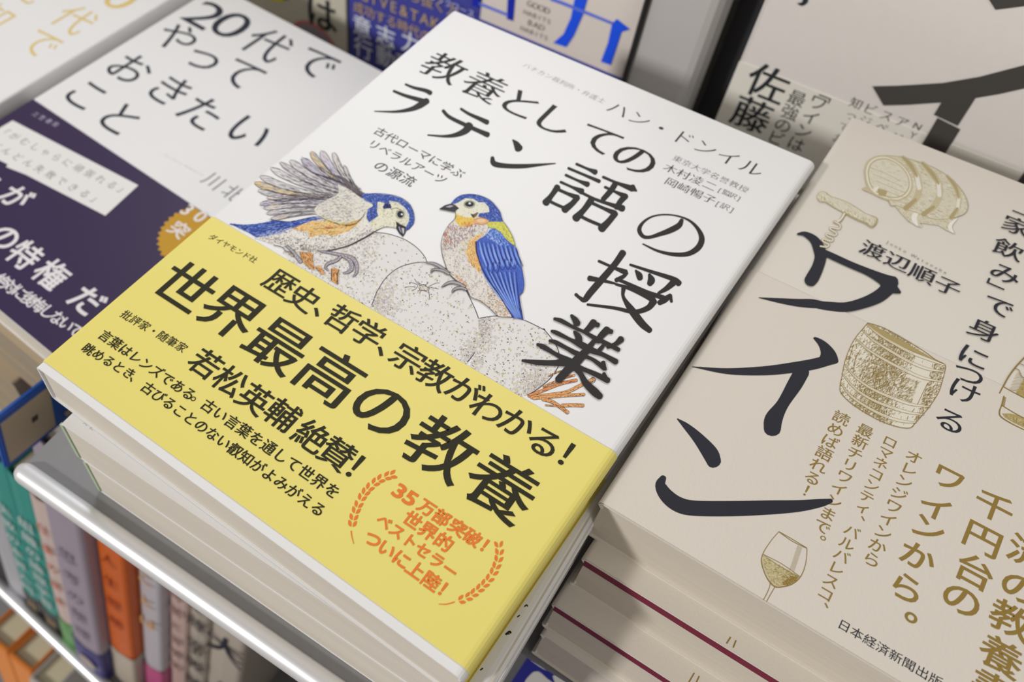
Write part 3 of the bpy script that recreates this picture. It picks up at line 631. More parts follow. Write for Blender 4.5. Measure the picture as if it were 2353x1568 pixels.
for k in range(5):       # scalloped row
    x0 = 1140 + k * 105; y0 = 1400 - 10 * k + (40 if k < 2 else 0)
    B.stroke([(x0 - 40, y0 - 60), (x0 - 36, y0 + 60), (x0 + 20, y0 + 130), (x0 + 62, y0 + 40), (x0 + 50, y0 - 60)], 12, BL3); B.stroke([(x0, y0 - 20), (x0 + 6, y0 + 60)], [30, 16], alb(126, 152, 216))
for k in range(8):       # long primaries
    a = e([(1130 + k * 86, 470 + (60 if k > 1 else 0)), (1330 + k * 62, 800 + 10 * k), (1640 + k * 24, 1180), (1760 + k * 14, 1350)])
    B.stroke(a, [16, 26, 16, 8], alb(112, 140, 210) if k % 2 else alb(132, 158, 220)); B.stroke([(x + 36, y) for x, y in a], [10, 16, 12, 6], BL3)
B.stroke([(890, 1000), (900, 1180), (960, 1380)] + e([(1180, 520), (1260, 670), (1400, 840), (1520, 1030), (1640, 1230), (1720, 1350)]), [26, 22, 20, 18, 16, 18, 16, 12, 8], alb(44, 40, 84))
B.stroke([(1595, 1060), (1640, 1180), (1690, 1390)] + e([(1880, 500), (1905, 660), (1912, 760), (1890, 880), (1832, 945), (1842, 1080), (1872, 1250), (1895, 1375)]), 9, alb(52, 48, 96))
B.stroke([(520, 450), (512, 580), (400, 698), (312, 840), (268, 980), (262, 1100), (288, 1250), (328, 1380), (376, 1520)] + e([(600, 600), (750, 735), (880, 850), (960, 980), (1120, 1045), (1300, 1185), (1450, 1325), (1690, 1340)]), [7, 9, 7, 7, 7, 8, 9, 9, 10, 18, 18, 16, 9, 9, 9, 9, 9], alb(70, 58, 60))
# claws of the right bird
for pts, w in ((e([(560, 540), (470, 480), (380, 420), (270, 370), (150, 355)]), [40, 44, 46, 40, 14]), (e([(560, 560), (450, 500), (340, 480), (260, 490), (238, 540)]), [36, 40, 36, 26, 14]), (e([(840, 790), (740, 735), (620, 710), (520, 735), (430, 795)]), [40, 46, 50, 36, 10]), (e([(870, 840), (780, 810), (700, 820), (640, 850), (622, 895)]), [36, 44, 46, 34, 16])):
    B.stroke(pts, [x + 14 for x in w], alb(56, 48, 52)); B.stroke(pts, [x * .8 for x in w], alb(176, 168, 166))
    q = catmull(pts, 4)
    for p in q[1:-1]: B.dab(tuple(p), 4, .9, rnd.uniform(0, 3), alb(90, 82, 84))
B.tile()
B.build('bird_illustration', latin, label='printed drawing of two blue birds on speckled eggs in a nest')

# ------------------------------------------------------------------ yellow band lettering
KY = alb(44, 41, 22); OG = alb(228, 120, 44)
Y = Art(PB, .00006)
Y.line('ダイヤモンド社', (489, 546), (582, 596), 3.1, alb(92, 88, 40), .004, -.005)
Y.each((('歴', 645, 650), ('史', 698, 685), ('、', 727, 718), ('哲', 786, 733), ('学', 846, 767), ('、', 874, 808), ('宗', 938, 824), ('教', 1000, 862), ('が', 1066, 898), ('わ', 1121, 938), ('か', 1187, 973), ('る', 1251, 1016), ('！', 1302, 1044)), 8.8, KY, bx=.014, by=.006)
Y.each((('世', 427, 659), ('界', 533, 717), ('最', 640, 792), ('高', 759, 864), ('の', 881, 940), ('教', 1014, 1029), ('養', 1153, 1118)), 16.4, KY, bx=.014, by=.005)
Y.line('批評家・随筆家', (291, 725), (417, 798), 3.5, KY, .004, 0)
Y.each((('若', 473, 836), ('松', 529, 876), ('英', 586, 917), ('輔', 649, 953), ('絶', 716, 1003), ('賛', 775, 1043), ('！', 817, 1072)), 8.5, KY, bx=.016, by=.008)
Y.line('言葉はレンズである', (243, 773), (434, 905), 4.3, KY, .018, .006); Y.g('。', PB.uv((444, 917)), .0043, KY)
Y.line('古い言葉を通して世界を', (480, 934), (764, 1128), 4.4, KY, .018, .006)
Y.line('眺めるとき', (204, 803), (297, 858), 4.3, KY, .018, .006); Y.g('、', PB.uv((301, 873)), .0043, KY)
Y.line('古びることのない叡知がよみがえる', (341, 893), (731, 1170), 4.4, KY, .018, .006)
Y.each((('3', 919, 1128), ('5', 944, 1144)), 5.0, OG, bx=.03, by=.026, sx=1.25)
Y.each((('万', 981, 1167), ('部', 1015, 1190), ('突', 1052, 1213), ('破', 1086, 1236), ('！', 1114, 1254)), 4.0, OG, bx=.03, by=.026)
Y.line('世界的', (948, 1196), (1020, 1246), 5.0, OG, .028, .024)
Y.line('ベストセラー', (883, 1200), (1034, 1311), 5.0, OG, .028, .024)
Y.each((('つ', 857, 1240), ('い', 889, 1262), ('に', 923, 1286), ('上', 955, 1310), ('陸', 991, 1336), ('！', 1018, 1354)), 4.1, OG, bx=.028, by=.024)
Y.build('band_lettering', latin)
def wreath(pts, stem, n, flip):
    Wr = Art(PB, .00005); Wr.tile(400, 1034, 2.936)
    q = catmull(pts, 12); q = [np.array(p) for p in q]; acc = [0]
    for i in range(1, len(q)): acc.append(acc[-1] + np.hypot(*(q[i] - q[i - 1])))
    for k in range(n):
        s = acc[-1] * (k + .5) / n; i = max(j for j in range(len(acc)) if acc[j] <= s); i = min(i, len(q) - 2)
        p = q[i]; t = q[i] - q[i + 1]; t = t / np.hypot(*t); nn = np.array([-t[1], t[0]])
        for sg in (1, -1):
            b = p + nn * sg * 4; tip = p + t * 42 + nn * sg * 28; m1 = p + t * 12 + nn * sg * 25; m2 = p + t * 30 + nn * sg * 8
            Wr.poly([tuple(b), tuple(m1), tuple(tip), tuple(m2)], OG, smooth=4)
    Wr.stroke(stem, [4, 7, 8], OG); o = Wr.build('laurel_branch', latin, label=flip); o['kind'] = 'stuff'
wreath([(1478, 168), (1400, 195), (1330, 245), (1275, 310), (1235, 390), (1208, 470), (1196, 545)], [(1212, 635), (1200, 590), (1194, 550)], 11, 'orange printed laurel branch left of the orange lettering')
wreath([(2190, 640), (2192, 700), (2178, 770), (2140, 850), (2080, 920), (1990, 990), (1895, 1030)], [(1785, 1042), (1840, 1042), (1890, 1028)], 11, 'orange printed laurel branch right of the orange lettering')

# ------------------------------------------------------------------ rest of the middle stack
GRN = alb(120, 140, 124)
def frame(t):
    """print plane on a lying book's top cover"""
    m = t.matrix_world; return Plane(tuple(m.translation), tuple(m.to_3x3().col[0]), tuple(m.to_3x3().col[1]))
b2 = make_book('paperback_book', 'white paperback directly under the one with the yellow band, shifted towards the shelf edge', (.0073, -.0041, -.0148), .1265, .188, .0180, math.radians(2.6), white_cover, pages_w, group='paperbacks lying in the middle stack', er=.003, inset=.0002, ct=.00035)
b3 = make_book('paperback_book', 'bottom paperback of the middle stack, pale pages resting on the grey tray', (.0090, -.00402, -.0330), .1235, .188, .0183, math.radians(2.6), white_cover, pages_w, group='paperbacks lying in the middle stack', er=.003, inset=.0002, ct=.00035)
latin['group'] = 'paperbacks lying in the middle stack'
bpy.context.view_layer.update()
p2 = frame(b2); a = Art(p2)
a.tile(60, 880, 5.227)
for pts in ([(682, 488), (700, 484), (720, 505)], [(715, 512), (735, 516)], [(760, 545), (785, 560), (800, 575)], [(770, 540), (790, 545)]): a.stroke(pts, 5, alb(150, 166, 150), 3)
a.tile(1100, 1200, 4.26)
for pts, w in (([(448, 828), (470, 812), (476, 826)], 12), ([(380, 930), (400, 915)], 12), ([(268, 1100), (300, 1075), (312, 1085)], 22), ([(270, 1098), (300, 1098)], 10), ([(18, 1450), (38, 1435)], 14)):
    a.stroke(pts, w, alb(52, 46, 22), 3)
a.build('title_lettering', b2)
gl = mat('green_card_edge', alb(168, 180, 150), .6)
for bk in (b2, b3):
    me = box_mesh(-.0002, .0010, -.0002, .0006, -.0175, -.0006); link('flap_edge', me, gl, bk, world=False, label='pale green folded edge')

# ------------------------------------------------------------------ wine book stack at right
ZW = -.005; rzw = math.radians(.6)
wspec = [((.1304, .0545, ZW), .0168, 'cream paperback with huge black kana and gold barrel drawings, topmost of the right stack'),
         ((.1334, .0483, ZW - .0168), .0170, 'cream paperback with a dark red endpaper, second from top of the right stack'),
         ((.1327, .0411, ZW - .0338), .0168, 'cream paperback with a dark red endpaper, third from top of the right stack'),
         ((.1336, .0392, ZW - .0506), .0170, 'bottom cream paperback of the right stack, above the blue book')]
wine = []
for i, (l, th, lab) in enumerate(wspec):
    wine.append(make_book('wine_book', lab, l, .1145, .1672, th, rzw if i == 0 else math.radians((.9, .9, .4)[i - 1]), cream_cover, pages_g, group='cream wine books in the right stack',
                          band=(cream_band, .0002, .0885) if i < 3 else None, endpaper=(red_end, .0027) if i in (1, 2) else None, spine='right', over=.0008, er=.0012, inset=.0007))
bpy.context.view_layer.update()
GD, GDM, GDL = alb(140, 112, 52), alb(166, 146, 96), alb(188, 170, 124)
KW = alb(42, 41, 48)
w0 = frame(wine[0]); PW = Plane(tuple(w0.o + .00024 * w0.n), w0.ux, w0.uy)      # a hair above cover: level with the band
PC = w0
yb = .0885
a = Art(PW, .00004); a.tile(1553, 500, 2.936); a.wk = 1.32
# wa
a.stroke([(822, 112), (870, 112), (930, 150), (965, 210), (975, 270), (955, 340), (925, 400), (905, 430)], [10, 26, 44, 60, 60, 60, 66, 62], KW)
a.stroke([(975, 225), (1060, 265), (1180, 320), (1300, 370), (1400, 420), (1450, 450)], [30, 34, 34, 38, 60, 90], KW)
a.poly([(1375, 395), (1425, 398), (1490, 460), (1520, 505), (1510, 515), (1450, 512), (1380, 480)], KW)
a.stroke([(1440, 470), (1370, 530), (1270, 575), (1150, 605), (1040, 600), (960, 590)], [70, 66, 56, 50, 46, 40], KW)
a.stroke([(1000, 592), (920, 582), (820, 576), (700, 562), (560, 542)], [34, 46, 40, 26, 4], KW)
# i
a.wk = 1.2
a.poly([(925, 815), (945, 808), (1010, 840), (1070, 900), (1095, 960), (1085, 985), (1020, 1000), (900, 1028), (880, 1020), (930, 985), (975, 930), (965, 870)], KW, 4)
a.stroke([(1040, 960), (930, 990), (800, 1012), (600, 1035), (350, 1038), (110, 1008)], [60, 62, 60, 52, 34, 4], KW)
a.stroke([(850, 1040), (800, 1130), (720, 1260), (660, 1360), (650, 1430)], [86, 84, 68, 100, 96], KW)
# n
a.stroke([(10, 1360), (70, 1410), (150, 1490), (230, 1590), (258, 1650)], [6, 36, 62, 88, 80], KW)
a.tile(1000, 1034, 2.936)
a.stroke([(1538, 190), (1520, 240), (1560, 310), (1640, 370), (1750, 395), (2000, 398), (2250, 390), (2450, 380), (2600, 360), (2670, 345)], [34, 60, 78, 86, 86, 86, 80, 66, 46, 24], KW)
a.tile()
a.line('渡辺順子', (2006, 575), (2178, 658), 7.6, KW, .012, -.006)
a.line('Junko Watanabe', (2039, 556), (2172, 626), 3.4, alb(110, 104, 100), -.01, -.012, sx=.9)
a.each((('家', 2336, 520), ('飲', 2317, 573), ('み', 2310, 629), ('で', 2295, 704), ('身', 2261, 759), ('に', 2237, 820), ('つ', 2226, 861), ('け', 2216, 900), ('る', 2184, 967)), 7.9, KW, bx=.010, by=-.002)
a.each((('」', 2293, 668),), 7.0, KW, rot=-90); a.each((('「', 2340, 482),), 7.0, KW, rot=-90)
a.build('title_lettering', wine[0])
a = Art(PW, .00004)
G3 = 4.1
a.line('読めば語れる！', (1933, 961), (1853, 1128), G3, GD, .006, 0, vert=True)
a.line('最新チリワインまで。', (1988, 990), (1876, 1240), G3, GD, .006, 0, vert=True)
a.line('ロマネコンティ、バルバレスコ、', (2045, 1016), (1884, 1395), G3, GD, .006, 0, vert=True)
a.line('オレンジワインから', (2100, 1051), (2003, 1286), G3, GD, .006, 0, vert=True)
a.each((('ワ', 2180, 1099), ('イ', 2150, 1167), ('ン', 2132, 1214), ('か', 2108, 1279), ('ら', 2083, 1351), ('。', 2093, 1420)), 7.6, GD, bx=.016, by=.01)
a.each((('千', 2284, 1165), ('円', 2258, 1238), ('台', 2239, 1313), ('の', 2210, 1378)), 8.4, GD, bx=.016, by=.01)
a.each((('流', 2362, 1272), ('の', 2345, 1352), ('教', 2323, 1425), ('養', 2300, 1508), ('書', 2280, 1588)), 8.4, GD, bx=.016, by=.01)
a.line('日本経済新聞出版', (1940, 1439), (2150, 1564), 3.6, KW, 0, -.004)
a.build('gold_lettering', wine[0], m=INK)
# --- barrel, drawn in gold hatching
a = Art(PW, .00003); a.tile(1900, 720, 5.227)
brl = [(490, 120), (580, 145), (700, 190), (900, 300), (1150, 450), (1300, 560), (1415, 620), (1415, 700), (1385, 810), (1340, 950), (1240, 1110), (1150, 1220), (1060, 1320), (1000, 1380), (860, 1370), (650, 1300), (430, 1180), (260, 1060), (170, 960), (155, 890), (180, 760), (210, 600), (270, 430), (340, 300), (430, 190)]
a.poly(brl, alb(218, 208, 188)); a.up(3e-6)
def bx_(p): # across the barrel 0 at left edge, 1 at right edge
    return ((p[0] - 200) * .84 + (p[1] - 600) * .30) / 950
def dens(p):
    t = bx_(p); return max(.25 if t < .2 else 0, math.exp(-((t - .46) / .24) ** 2)) * (1 if t < .74 else .15) + (.5 if t > .97 else 0)
a.scribble(brl, 4200, [GD, GD, GDM], (4, 11), (.8, 1.5), lambda p: -.5 if rnd.random() < .5 else 1.9, .06, .02, dens)
a.scribble(brl, 500, [GDM, alb(220, 208, 180)], (2, 5), (.5, .9), 2.0, .1, .02, lambda p: dens(p) * .8)
hoops = [[(478, 135), (600, 240), (800, 365), (1000, 470), (1200, 550), (1415, 628)], [(428, 210), (560, 330), (760, 455), (980, 580), (1200, 670), (1400, 705)], [(350, 312), (480, 430), (680, 555), (920, 680), (1150, 780), (1375, 825)],
         [(215, 620), (330, 760), (520, 900), (760, 1010), (1000, 1095), (1235, 1128)], [(182, 730), (330, 900), (520, 1030), (760, 1130), (980, 1195), (1160, 1222)], [(162, 840), (280, 990), (480, 1130), (700, 1240), (900, 1300), (1070, 1315)]]
for q in hoops:
    a.stroke(q, [18, 30, 34, 36, 34, 18], GD, 6); a.stroke(q, [10, 20, 24, 28, 27, 10], alb(216, 206, 184), 6)
    c = catmull(q, 8)
    for i in range(1, int(len(c) * .68)):
        d = c[i] - c[i - 1]; an = math.atan2(d[1], d[0])
        for j in range(3): a.dab(tuple(c[i - 1] + d * j / 3), 4.5, .8, an + 1.1, GDM)
a.stroke([(490, 120), (560, 170), (700, 262), (900, 370), (1100, 470), (1310, 575)], [10, 40, 60, 60, 40, 6], GDM, 6)
a.stroke(brl + [brl[0]], 8, GD, 3)
for q in ([(1210, 840), (1150, 960), (1085, 1100)], [(1270, 610), (1262, 650)], [(1245, 710), (1230, 760)], [(1050, 1150), (1020, 1190)], [(975, 1240), (960, 1280)], [(400, 440), (340, 560), (320, 700)], [(320, 380), (280, 500), (250, 640)]): a.stroke(q, 6, GD, 3)
a.scribble([(1290, 860), (1350, 860), (1200, 1110), (1140, 1090)], 60, [GD], (4, 8), (.5, .9), -.3, .1); a.scribble([(900, 760), (1100, 820), (1010, 1080), (850, 1010)], 190, [GD, GDM], (5, 12), (.6, 1), -.45, .08)
a.build('barrel_drawing', wine[0], label='gold hatched drawing of an upright barrel')
# --- lying barrel, corkscrew
a = Art(PW, .00003); a.tile(1860, 330, 6.03)
T1, T2, T3, T4 = alb(208, 198, 174), alb(192, 178, 142), alb(172, 154, 112), alb(228, 221, 208)
bb = [(1050, 165), (1250, 185), (1450, 235), (1700, 325), (1900, 445), (2050, 580), (2150, 720), (2195, 860), (2160, 960), (2060, 1010), (1900, 1050), (1700, 1045), (1540, 980), (1350, 915), (1200, 860), (1100, 800)]
st = [(1100, 800), (1200, 880), (1280, 980), (1380, 1080), (1500, 1150), (1570, 1165), (1530, 1100), (1780, 1130), (1900, 1200), (2020, 1260), (1980, 1180), (1970, 1100), (2050, 1040), (1900, 1040), (1600, 980), (1300, 880)]
a.poly(st, T1); a.scribble(st, 200, [T2, T3, T1], (5, 12), (.8, 1.4), .7, .3)
a.poly([(720, 625), (800, 590), (900, 620), (1050, 720), (1180, 790), (1050, 770), (860, 690), (780, 660)], T2)
a.stroke([(1540, 920), (1470, 980), (1450, 1050), (1490, 1130)], [20, 60, 70, 30], T4); a.stroke([(2040, 1045), (1960, 1120), (1950, 1180), (1990, 1230)], [20, 50, 50, 20], T4)
a.poly(bb, T1, 3); a.up(3e-6)
a.scribble(bb, 900, [T2, T1, T3, T4], (5, 14), (.8, 1.5), .45, .15, .05, lambda p: .35 + .65 * (abs((p[1] - 300) - (p[0] - 1100) * .5) > 330 or p[1] < 520 + (p[0] - 1300) * .55 - 160))
for q, w in (([(1290, 190), (1400, 300), (1490, 460), (1520, 620), (1470, 780), (1330, 900)], 90), ([(1560, 270), (1700, 420), (1790, 560), (1800, 720), (1720, 880), (1580, 980)], 90), ([(1900, 450), (2020, 600), (2070, 760), (2050, 900), (1960, 1030)], 70)):
    a.stroke(q, [w * .6, w, w, w, w, w * .6][:len(q)], T2); a.stroke([q[2], q[3]], [w * .6, w * .7], alb(222, 215, 200)); a.stroke(q[:3], [w * .3, w * .6, w * .3], T3); a.stroke(q[-2:], [w * .5, w * .8], T3)
a.stroke(bb + [bb[0]], 8, T3, 3)
hd = [(758, 380), (790, 270), (870, 195), (970, 165), (1080, 170), (1230, 240), (1350, 350), (1420, 480), (1430, 620), (1370, 730), (1270, 790), (1150, 800), (1000, 760), (860, 680), (780, 540)]
a.poly(hd, T2, 3); a.poly([((x - 1095) * .93 + 1095, (y - 480) * .93 + 480) for x, y in hd], alb(222, 212, 190), 3)
a.poly([((x - 1105) * .86 + 1105, (y - 480) * .86 + 480) for x, y in hd], T3, 3); hi = [((x - 1108) * .82 + 1108, (y - 482) * .82 + 482) for x, y in hd]; a.poly(hi, alb(214, 205, 184), 3); a.up(2e-6)
a.scribble(hi, 420, [T2, T1, alb(220, 212, 196)], (5, 12), (.6, 1.1), .42, .05); a.scribble(hi, 200, [T1, T2], (3, 8), (.5, .8), 2.0, .05)
for k in range(5): a.stroke([(840 + 40 * k, 330 + 95 * k), (1080 + 40 * k, 430 + 95 * k), (1260 + 30 * k, 520 + 80 * k)], 5, T3, 4)
a.poly([(930, 620), (1080, 660), (1050, 740), (960, 720)], T3); a.poly([(880, 620), (950, 590), (960, 620), (900, 690)], alb(226, 216, 198))
hn = [(105, 750), (120, 700), (170, 665), (230, 685), (290, 735), (400, 770), (520, 815), (640, 885), (760, 965), (850, 1000), (925, 1035), (925, 1090), (880, 1150), (840, 1150), (780, 1105), (640, 1045), (480, 960), (330, 880), (220, 810), (140, 805)]
a.poly(hn, T1, 3); a.up(2e-6); a.scribble(hn, 330, [T2, T3, T4], (4, 9), (.8, 1.2), 1.15, .08, .05, lambda p: min(1, max(.1, ((p[1] - 690) - (p[0] - 150) * .5) / 110)))
a.stroke(hn + [hn[0]], 6, T3, 3); a.stroke(hn[9:17], [10, 14, 24, 24, 20, 20, 20, 20], T3, 3)
a.stroke([(490, 960), (440, 1050), (390, 1095), (345, 1085)], 40, T3); a.stroke([(485, 970), (435, 1050), (385, 1085)], 18, T4)
a.stroke([(345, 1080), (420, 1130), (410, 1185), (300, 1165), (290, 1190), (370, 1240), (350, 1275), (240, 1250), (240, 1280), (320, 1320), (300, 1355), (190, 1325), (190, 1360), (265, 1400), (240, 1435), (150, 1425)], 26, T3)
a.stroke([(345, 1080), (420, 1130), (410, 1185), (300, 1165), (290, 1190), (370, 1240), (350, 1275), (240, 1250), (240, 1280), (320, 1320), (300, 1355), (190, 1325), (190, 1360), (265, 1400), (240, 1435), (150, 1425)], 12, T4)
a.build('barrel_and_corkscrew_drawing', wine[0], label='pale gold drawing of a lying barrel and a corkscrew')
# --- glass and bottle
def glass(a):
    a.poly([(425, 590), (700, 770), (1070, 985), (1000, 1080), (850, 1150), (680, 1168), (560, 1090), (450, 880), (400, 720)], alb(196, 182, 140)); a.up(2e-6)
    rg = [(425, 610), (1060, 990), (1000, 1070), (850, 1140), (690, 1160), (570, 1080), (460, 880), (410, 720)]
    a.scribble(rg, 620, [GD, GD, GDM], (3, 7), (.6, 1), lambda p: -.3 if rnd.random() < .5 else .75, .05, .02, lambda p: min(1, .45 + max(0, (p[0] - 700) / 300)))
    a.scribble([(760, 1120), (900, 980), (1060, 990), (1000, 1070), (850, 1150)], 260, [GD], (3, 7), (.8, 1.3), .5, .5)
    a.stroke([(700, 178), (560, 340), (425, 550), (388, 700), (430, 880), (520, 1060), (640, 1170), (800, 1165), (950, 1115), (1080, 1005), (1160, 840), (1200, 650), (1208, 480)], [10, 11, 13, 18, 17, 20, 22, 18, 18, 16, 14, 12, 12], GD)
    a.stroke([(705, 175), (950, 315), (1205, 470)], 11, GD); a.stroke([(705, 180), (930, 340), (1200, 475)], 11, GD)
    a.stroke([(425, 585), (760, 760), (1080, 985)], 9, GD); a.stroke([(425, 600), (700, 790), (1050, 985)], 7, GD)
    for k in range(28):
        x = 1080 - 5.4 * k; y = 445 + 16 * k; a.stroke([(x - 45, y - 20), (x + 45, y + 22)], 4, GDM, 2)
    a.stroke([(545, 1105), (530, 1180), (480, 1300), (420, 1410)], 12, GD); a.stroke([(625, 1180), (560, 1290), (510, 1380), (478, 1440)], 12, GD)
a = Art(PW, .00003); a.tile(1700, 1200, 7.84); glass(a); a.build('wine_glass_drawing', wine[0], label='gold outline drawing of a half full wine glass')
a = Art(PW, .00003); a.tile(2203, 780, 6.03)
a.poly([(600, 1030), (720, 1030), (800, 1050), (1000, 1150), (1000, 1270), (750, 1150), (640, 1085)], alb(170, 148, 92)); a.scribble([(640, 1040), (1000, 1150), (1000, 1250), (700, 1110)], 200, [GD, GDM, alb(200, 186, 150)], (4, 9), (.6, 1), 1.2, .2)
a.poly([(1000, 500), (900, 540), (860, 640), (790, 745), (1000, 850)], alb(170, 148, 92)); a.scribble([(1000, 500), (900, 540), (860, 640), (790, 745), (1000, 850)], 120, [GD, GDM], (4, 9), (.6, 1), .1, .1)
for k in range(13): a.stroke([(800 - k * 9, 470 + k * 20), (870, 475 + k * 20)], 5, GDM, 2)
for k in range(12): a.stroke([(612 - k * 2, 800 + k * 11), (655 - k * 2, 806 + k * 11)], 6, GD, 2)
a.stroke([(980, 180), (905, 255), (780, 390), (680, 530), (610, 660), (565, 745)], 18, GD); a.stroke([(625, 790), (590, 920), (562, 1010), (590, 1080), (750, 1180), (1000, 1300)], [16, 16, 20, 18, 14, 12], GD)
a.stroke([(610, 655), (800, 760), (1000, 860)], 12, GD); a.stroke([(600, 920), (800, 1040), (1000, 1140)], 12, GD); a.stroke([(770, 400), (830, 430), (860, 500), (910, 540), (1000, 560)], 9, GD)
a.stroke([(850, 340), (920, 370), (1000, 400)], 8, GD)
a.build('bottle_drawing', wine[0], label='gold hatched drawing of a wine bottle')
for k in (1, 2):       # the same print shows on the covers below, just its lowest strip
    q = frame(wine[k]); pq = Plane(tuple(q.o + .00024 * q.n), q.ux, q.uy); a = Art(pq, .00004)
    ox, oy = ((0, 0), (0, 0))[0]
    c = pq.uv((1680, 1478) if k == 1 else (1596, 1560))
    for dx in (-.0008, .0008):
        a.polyuv([(c[0] + dx - .00015, .0008), (c[0] + dx + .00015, .0008), (c[0] + dx * .8 + .00015, c[1] + .0012), (c[0] + dx * .8 - .00015, c[1] + .0012)], GD)
    a.build('wine_glass_drawing', wine[k])

# ------------------------------------------------------------------ blue book lying in front of the right stack
blue_cover = mat('blue_book_jacket', alb(44, 44, 128), .45)
zb = -.123
blu = make_book('blue_book', 'blue book with large white letters, lowest at the foot of the right stack', (.1318, -.060, zb), .128, .120, .018, 0, blue_cover, pages_d)
bpy.context.view_layer.update(); a = Art(frame(blu), .00005); a.tile(1160, 1430, 7.843); WB = alb(206, 200, 190)
a.stroke([(640, 330), (720, 430), (860, 560), (950, 700)], [70, 110, 110, 80], WB); a.poly([(590, 480), (660, 540), (880, 740), (920, 800), (900, 860), (820, 880), (700, 850), (560, 760), (450, 660), (520, 560)], WB, 3)
a.stroke([(1150, 800), (1300, 880), (1500, 980), (1750, 1120)], [110, 130, 130, 130], WB); a.poly([(860, 980), (950, 930), (1080, 890), (1250, 970), (1500, 1100), (1400, 1250), (1000, 1250)], WB, 3)
a.poly([(520, 900), (620, 900), (760, 1020), (900, 1150), (700, 1300), (560, 1120), (380, 1200), (360, 1080), (450, 960)], WB, 3)
a.build('title_lettering', blu)
under = mat('dark_riser_steel', (.05, .05, .055), .5)

# ------------------------------------------------------------------ purple banded book and its left neighbour
rp = math.radians(-3.2)
purple = make_book('paperback_book', 'white paperback with a purple band and a gold seal, left of the bird book', (-.1593, .0303, -.060), .128, .188, .0125, rp, white_cover, pages_w, band=(purple_band, .0002, .0792), er=.002, group='paperbacks in the left stacks')
shade_cover = mat('shade_tone_cover', alb(176, 156, 128), .6)  # cover colour darkened as well, shade of the left stack painted in
bs = [make_book('paperback_book', lab, (x, y, z), .0985 if z == -.0942 else .128, .188, th, rp + dr, shade_cover, pages_d, group='paperbacks in the left stacks')
      for lab, x, y, z, th, dr in (('beige paged book directly under the purple banded paperback', -.1580, .0275, -.0726, .0215, .004), ('third book down in the stack under the purple banded paperback', -.1605, .0300, -.0942, .0220, -.003),
                                   ('fourth book down in the stack under the purple banded paperback', -.2205, .0285, -.1163, .0225, .002), ('fifth book down in the stack under the purple banded paperback', -.2195, .0290, -.1389, .0230, 0), ('lowest beige book of the stack with the purple banded paperback', -.2202, .0285, -.1620, .0238, .003))]
bpy.context.view_layer.update()
pu = frame(purple); PU0 = Plane(tuple(pu.o), pu.ux, pu.uy); PUB = Plane(tuple(pu.o + .00024 * pu.n), pu.ux, pu.uy)
a = Art(PU0, .00004); KP = alb(44, 48, 58)
a.each((('2', 475, 32), ('0', 535, 55)), 27, KP, bx=-.002, by=-.004, sx=1.35); a.each((('代', 615, 102), ('で', 727, 143)), 22, KP, bx=.004, by=-.004)
a.each((('や', 408, 86), ('て', 556, 168)), 21.5, KP, bx=.004, by=-.004); a.each((('っ', 474, 130),), 22, KP, bx=.004, by=-.004)
a.each((('お', 300, 157), ('き', 392, 207), ('た', 465, 258), ('い', 574, 302)), 21, KP, bx=.004, by=-.002); a.each((('こ', 199, 217), ('と', 277, 272)), 20.5, KP, bx=.004, by=-.002)
a.line('川北', (492, 416), (537, 444), 9, alb(96, 92, 92), -.006, -.01)
a.line('Taishiro Kawakita', (380, 356), (466, 402), 2.6, alb(176, 170, 166), -.012, -.012, sx=.9)
a.build('title_lettering', purple)
a = Art(PUB, .00004); WP = alb(222, 214, 212)
a.poly([(29, 277), (318, 426), (242, 496), (60, 402), (14, 384), (18, 378), (-70, 335)], alb(222, 216, 210)); a.up()
a.line('「がむしゃらに頑張れる」', (10, 302), (284, 438), 4.4, alb(110, 106, 104), -.004, -.008); a.line('どんどん失敗できる」', (-8, 334), (222, 460), 4.4, alb(100, 96, 94), -.004, -.008)
a.each((('う', -30, 420), ('が', 36, 452)), 12.5, WP, bx=.022, by=.02); a.each((('の', 12, 545), ('特', 58, 586), ('権', 119, 630), ('だ', 201, 690)), 12.8, WP, bx=.022, by=.02); a.each((('」', 148, 652),), 12.4, WP, bx=.01, by=.01)
a.line('絶対に後悔しないで', (5, 645), (176, 760), 6.0, WP, .02, .014, free=True); a.line('三笠書房', (82, 263), (128, 286), 2.9, alb(190, 176, 196), 0, -.005)
c = PUB.uv((468, 545)); n = 38
pts = []
for i in range(n * 2):
    r_ = .0175 if i % 2 else .0162; an = math.pi * i / n; q = (c[0] + r_ * math.cos(an), min(.0789, c[1] + r_ * math.sin(an))); pts.append(q)
a.polyuv(pts, alb(190, 142, 46)); a.up()
a.each((('3', 432, 481), ('0', 462, 497)), 8.2, WP, bx=.02, by=.015); a.each((('突', 412, 528), ('破', 455, 560)), 8.0, WP, bx=.02, by=.015)
a.build('band_lettering', purple)
gold = make_book('paperback_book', 'white paperback with pale gold handwritten title at the far left', (-.2915, .0195, -.056), .128, .205, .0125, rp, white_cover, pages_w, group='paperbacks in the left stacks', er=.004, spine='right')
gb = make_book('paperback_book', 'white paperback under the one with the gold title at the far left', (-.2920, .0195, -.0686), .128, .205, .0190, rp, white_cover, pages_w, group='paperbacks in the left stacks', er=.003, spine='right')
gc = make_book('paperback_book', 'bottom white paperback of the far left stack', (-.2910, .0200, -.0877), .128, .205, .0283, rp, white_cover, pages_w, group='paperbacks in the left stacks', er=.003, spine='right')
bpy.context.view_layer.update(); gp = frame(gold); a = Art(gp, .00004); GG = alb(214, 186, 118)
a.each((('代', 172, 44), ('で', 95, 98)), 20, GG, bx=-.002, by=-.006); a.each((('0', 283, -6),), 24, GG, sx=1.3); a.each((('知', -12, 38), ('見', 72, -22)), 18, GG)
a.build('title_lettering', gold, m=INK, label='pale gold brushed lettering')

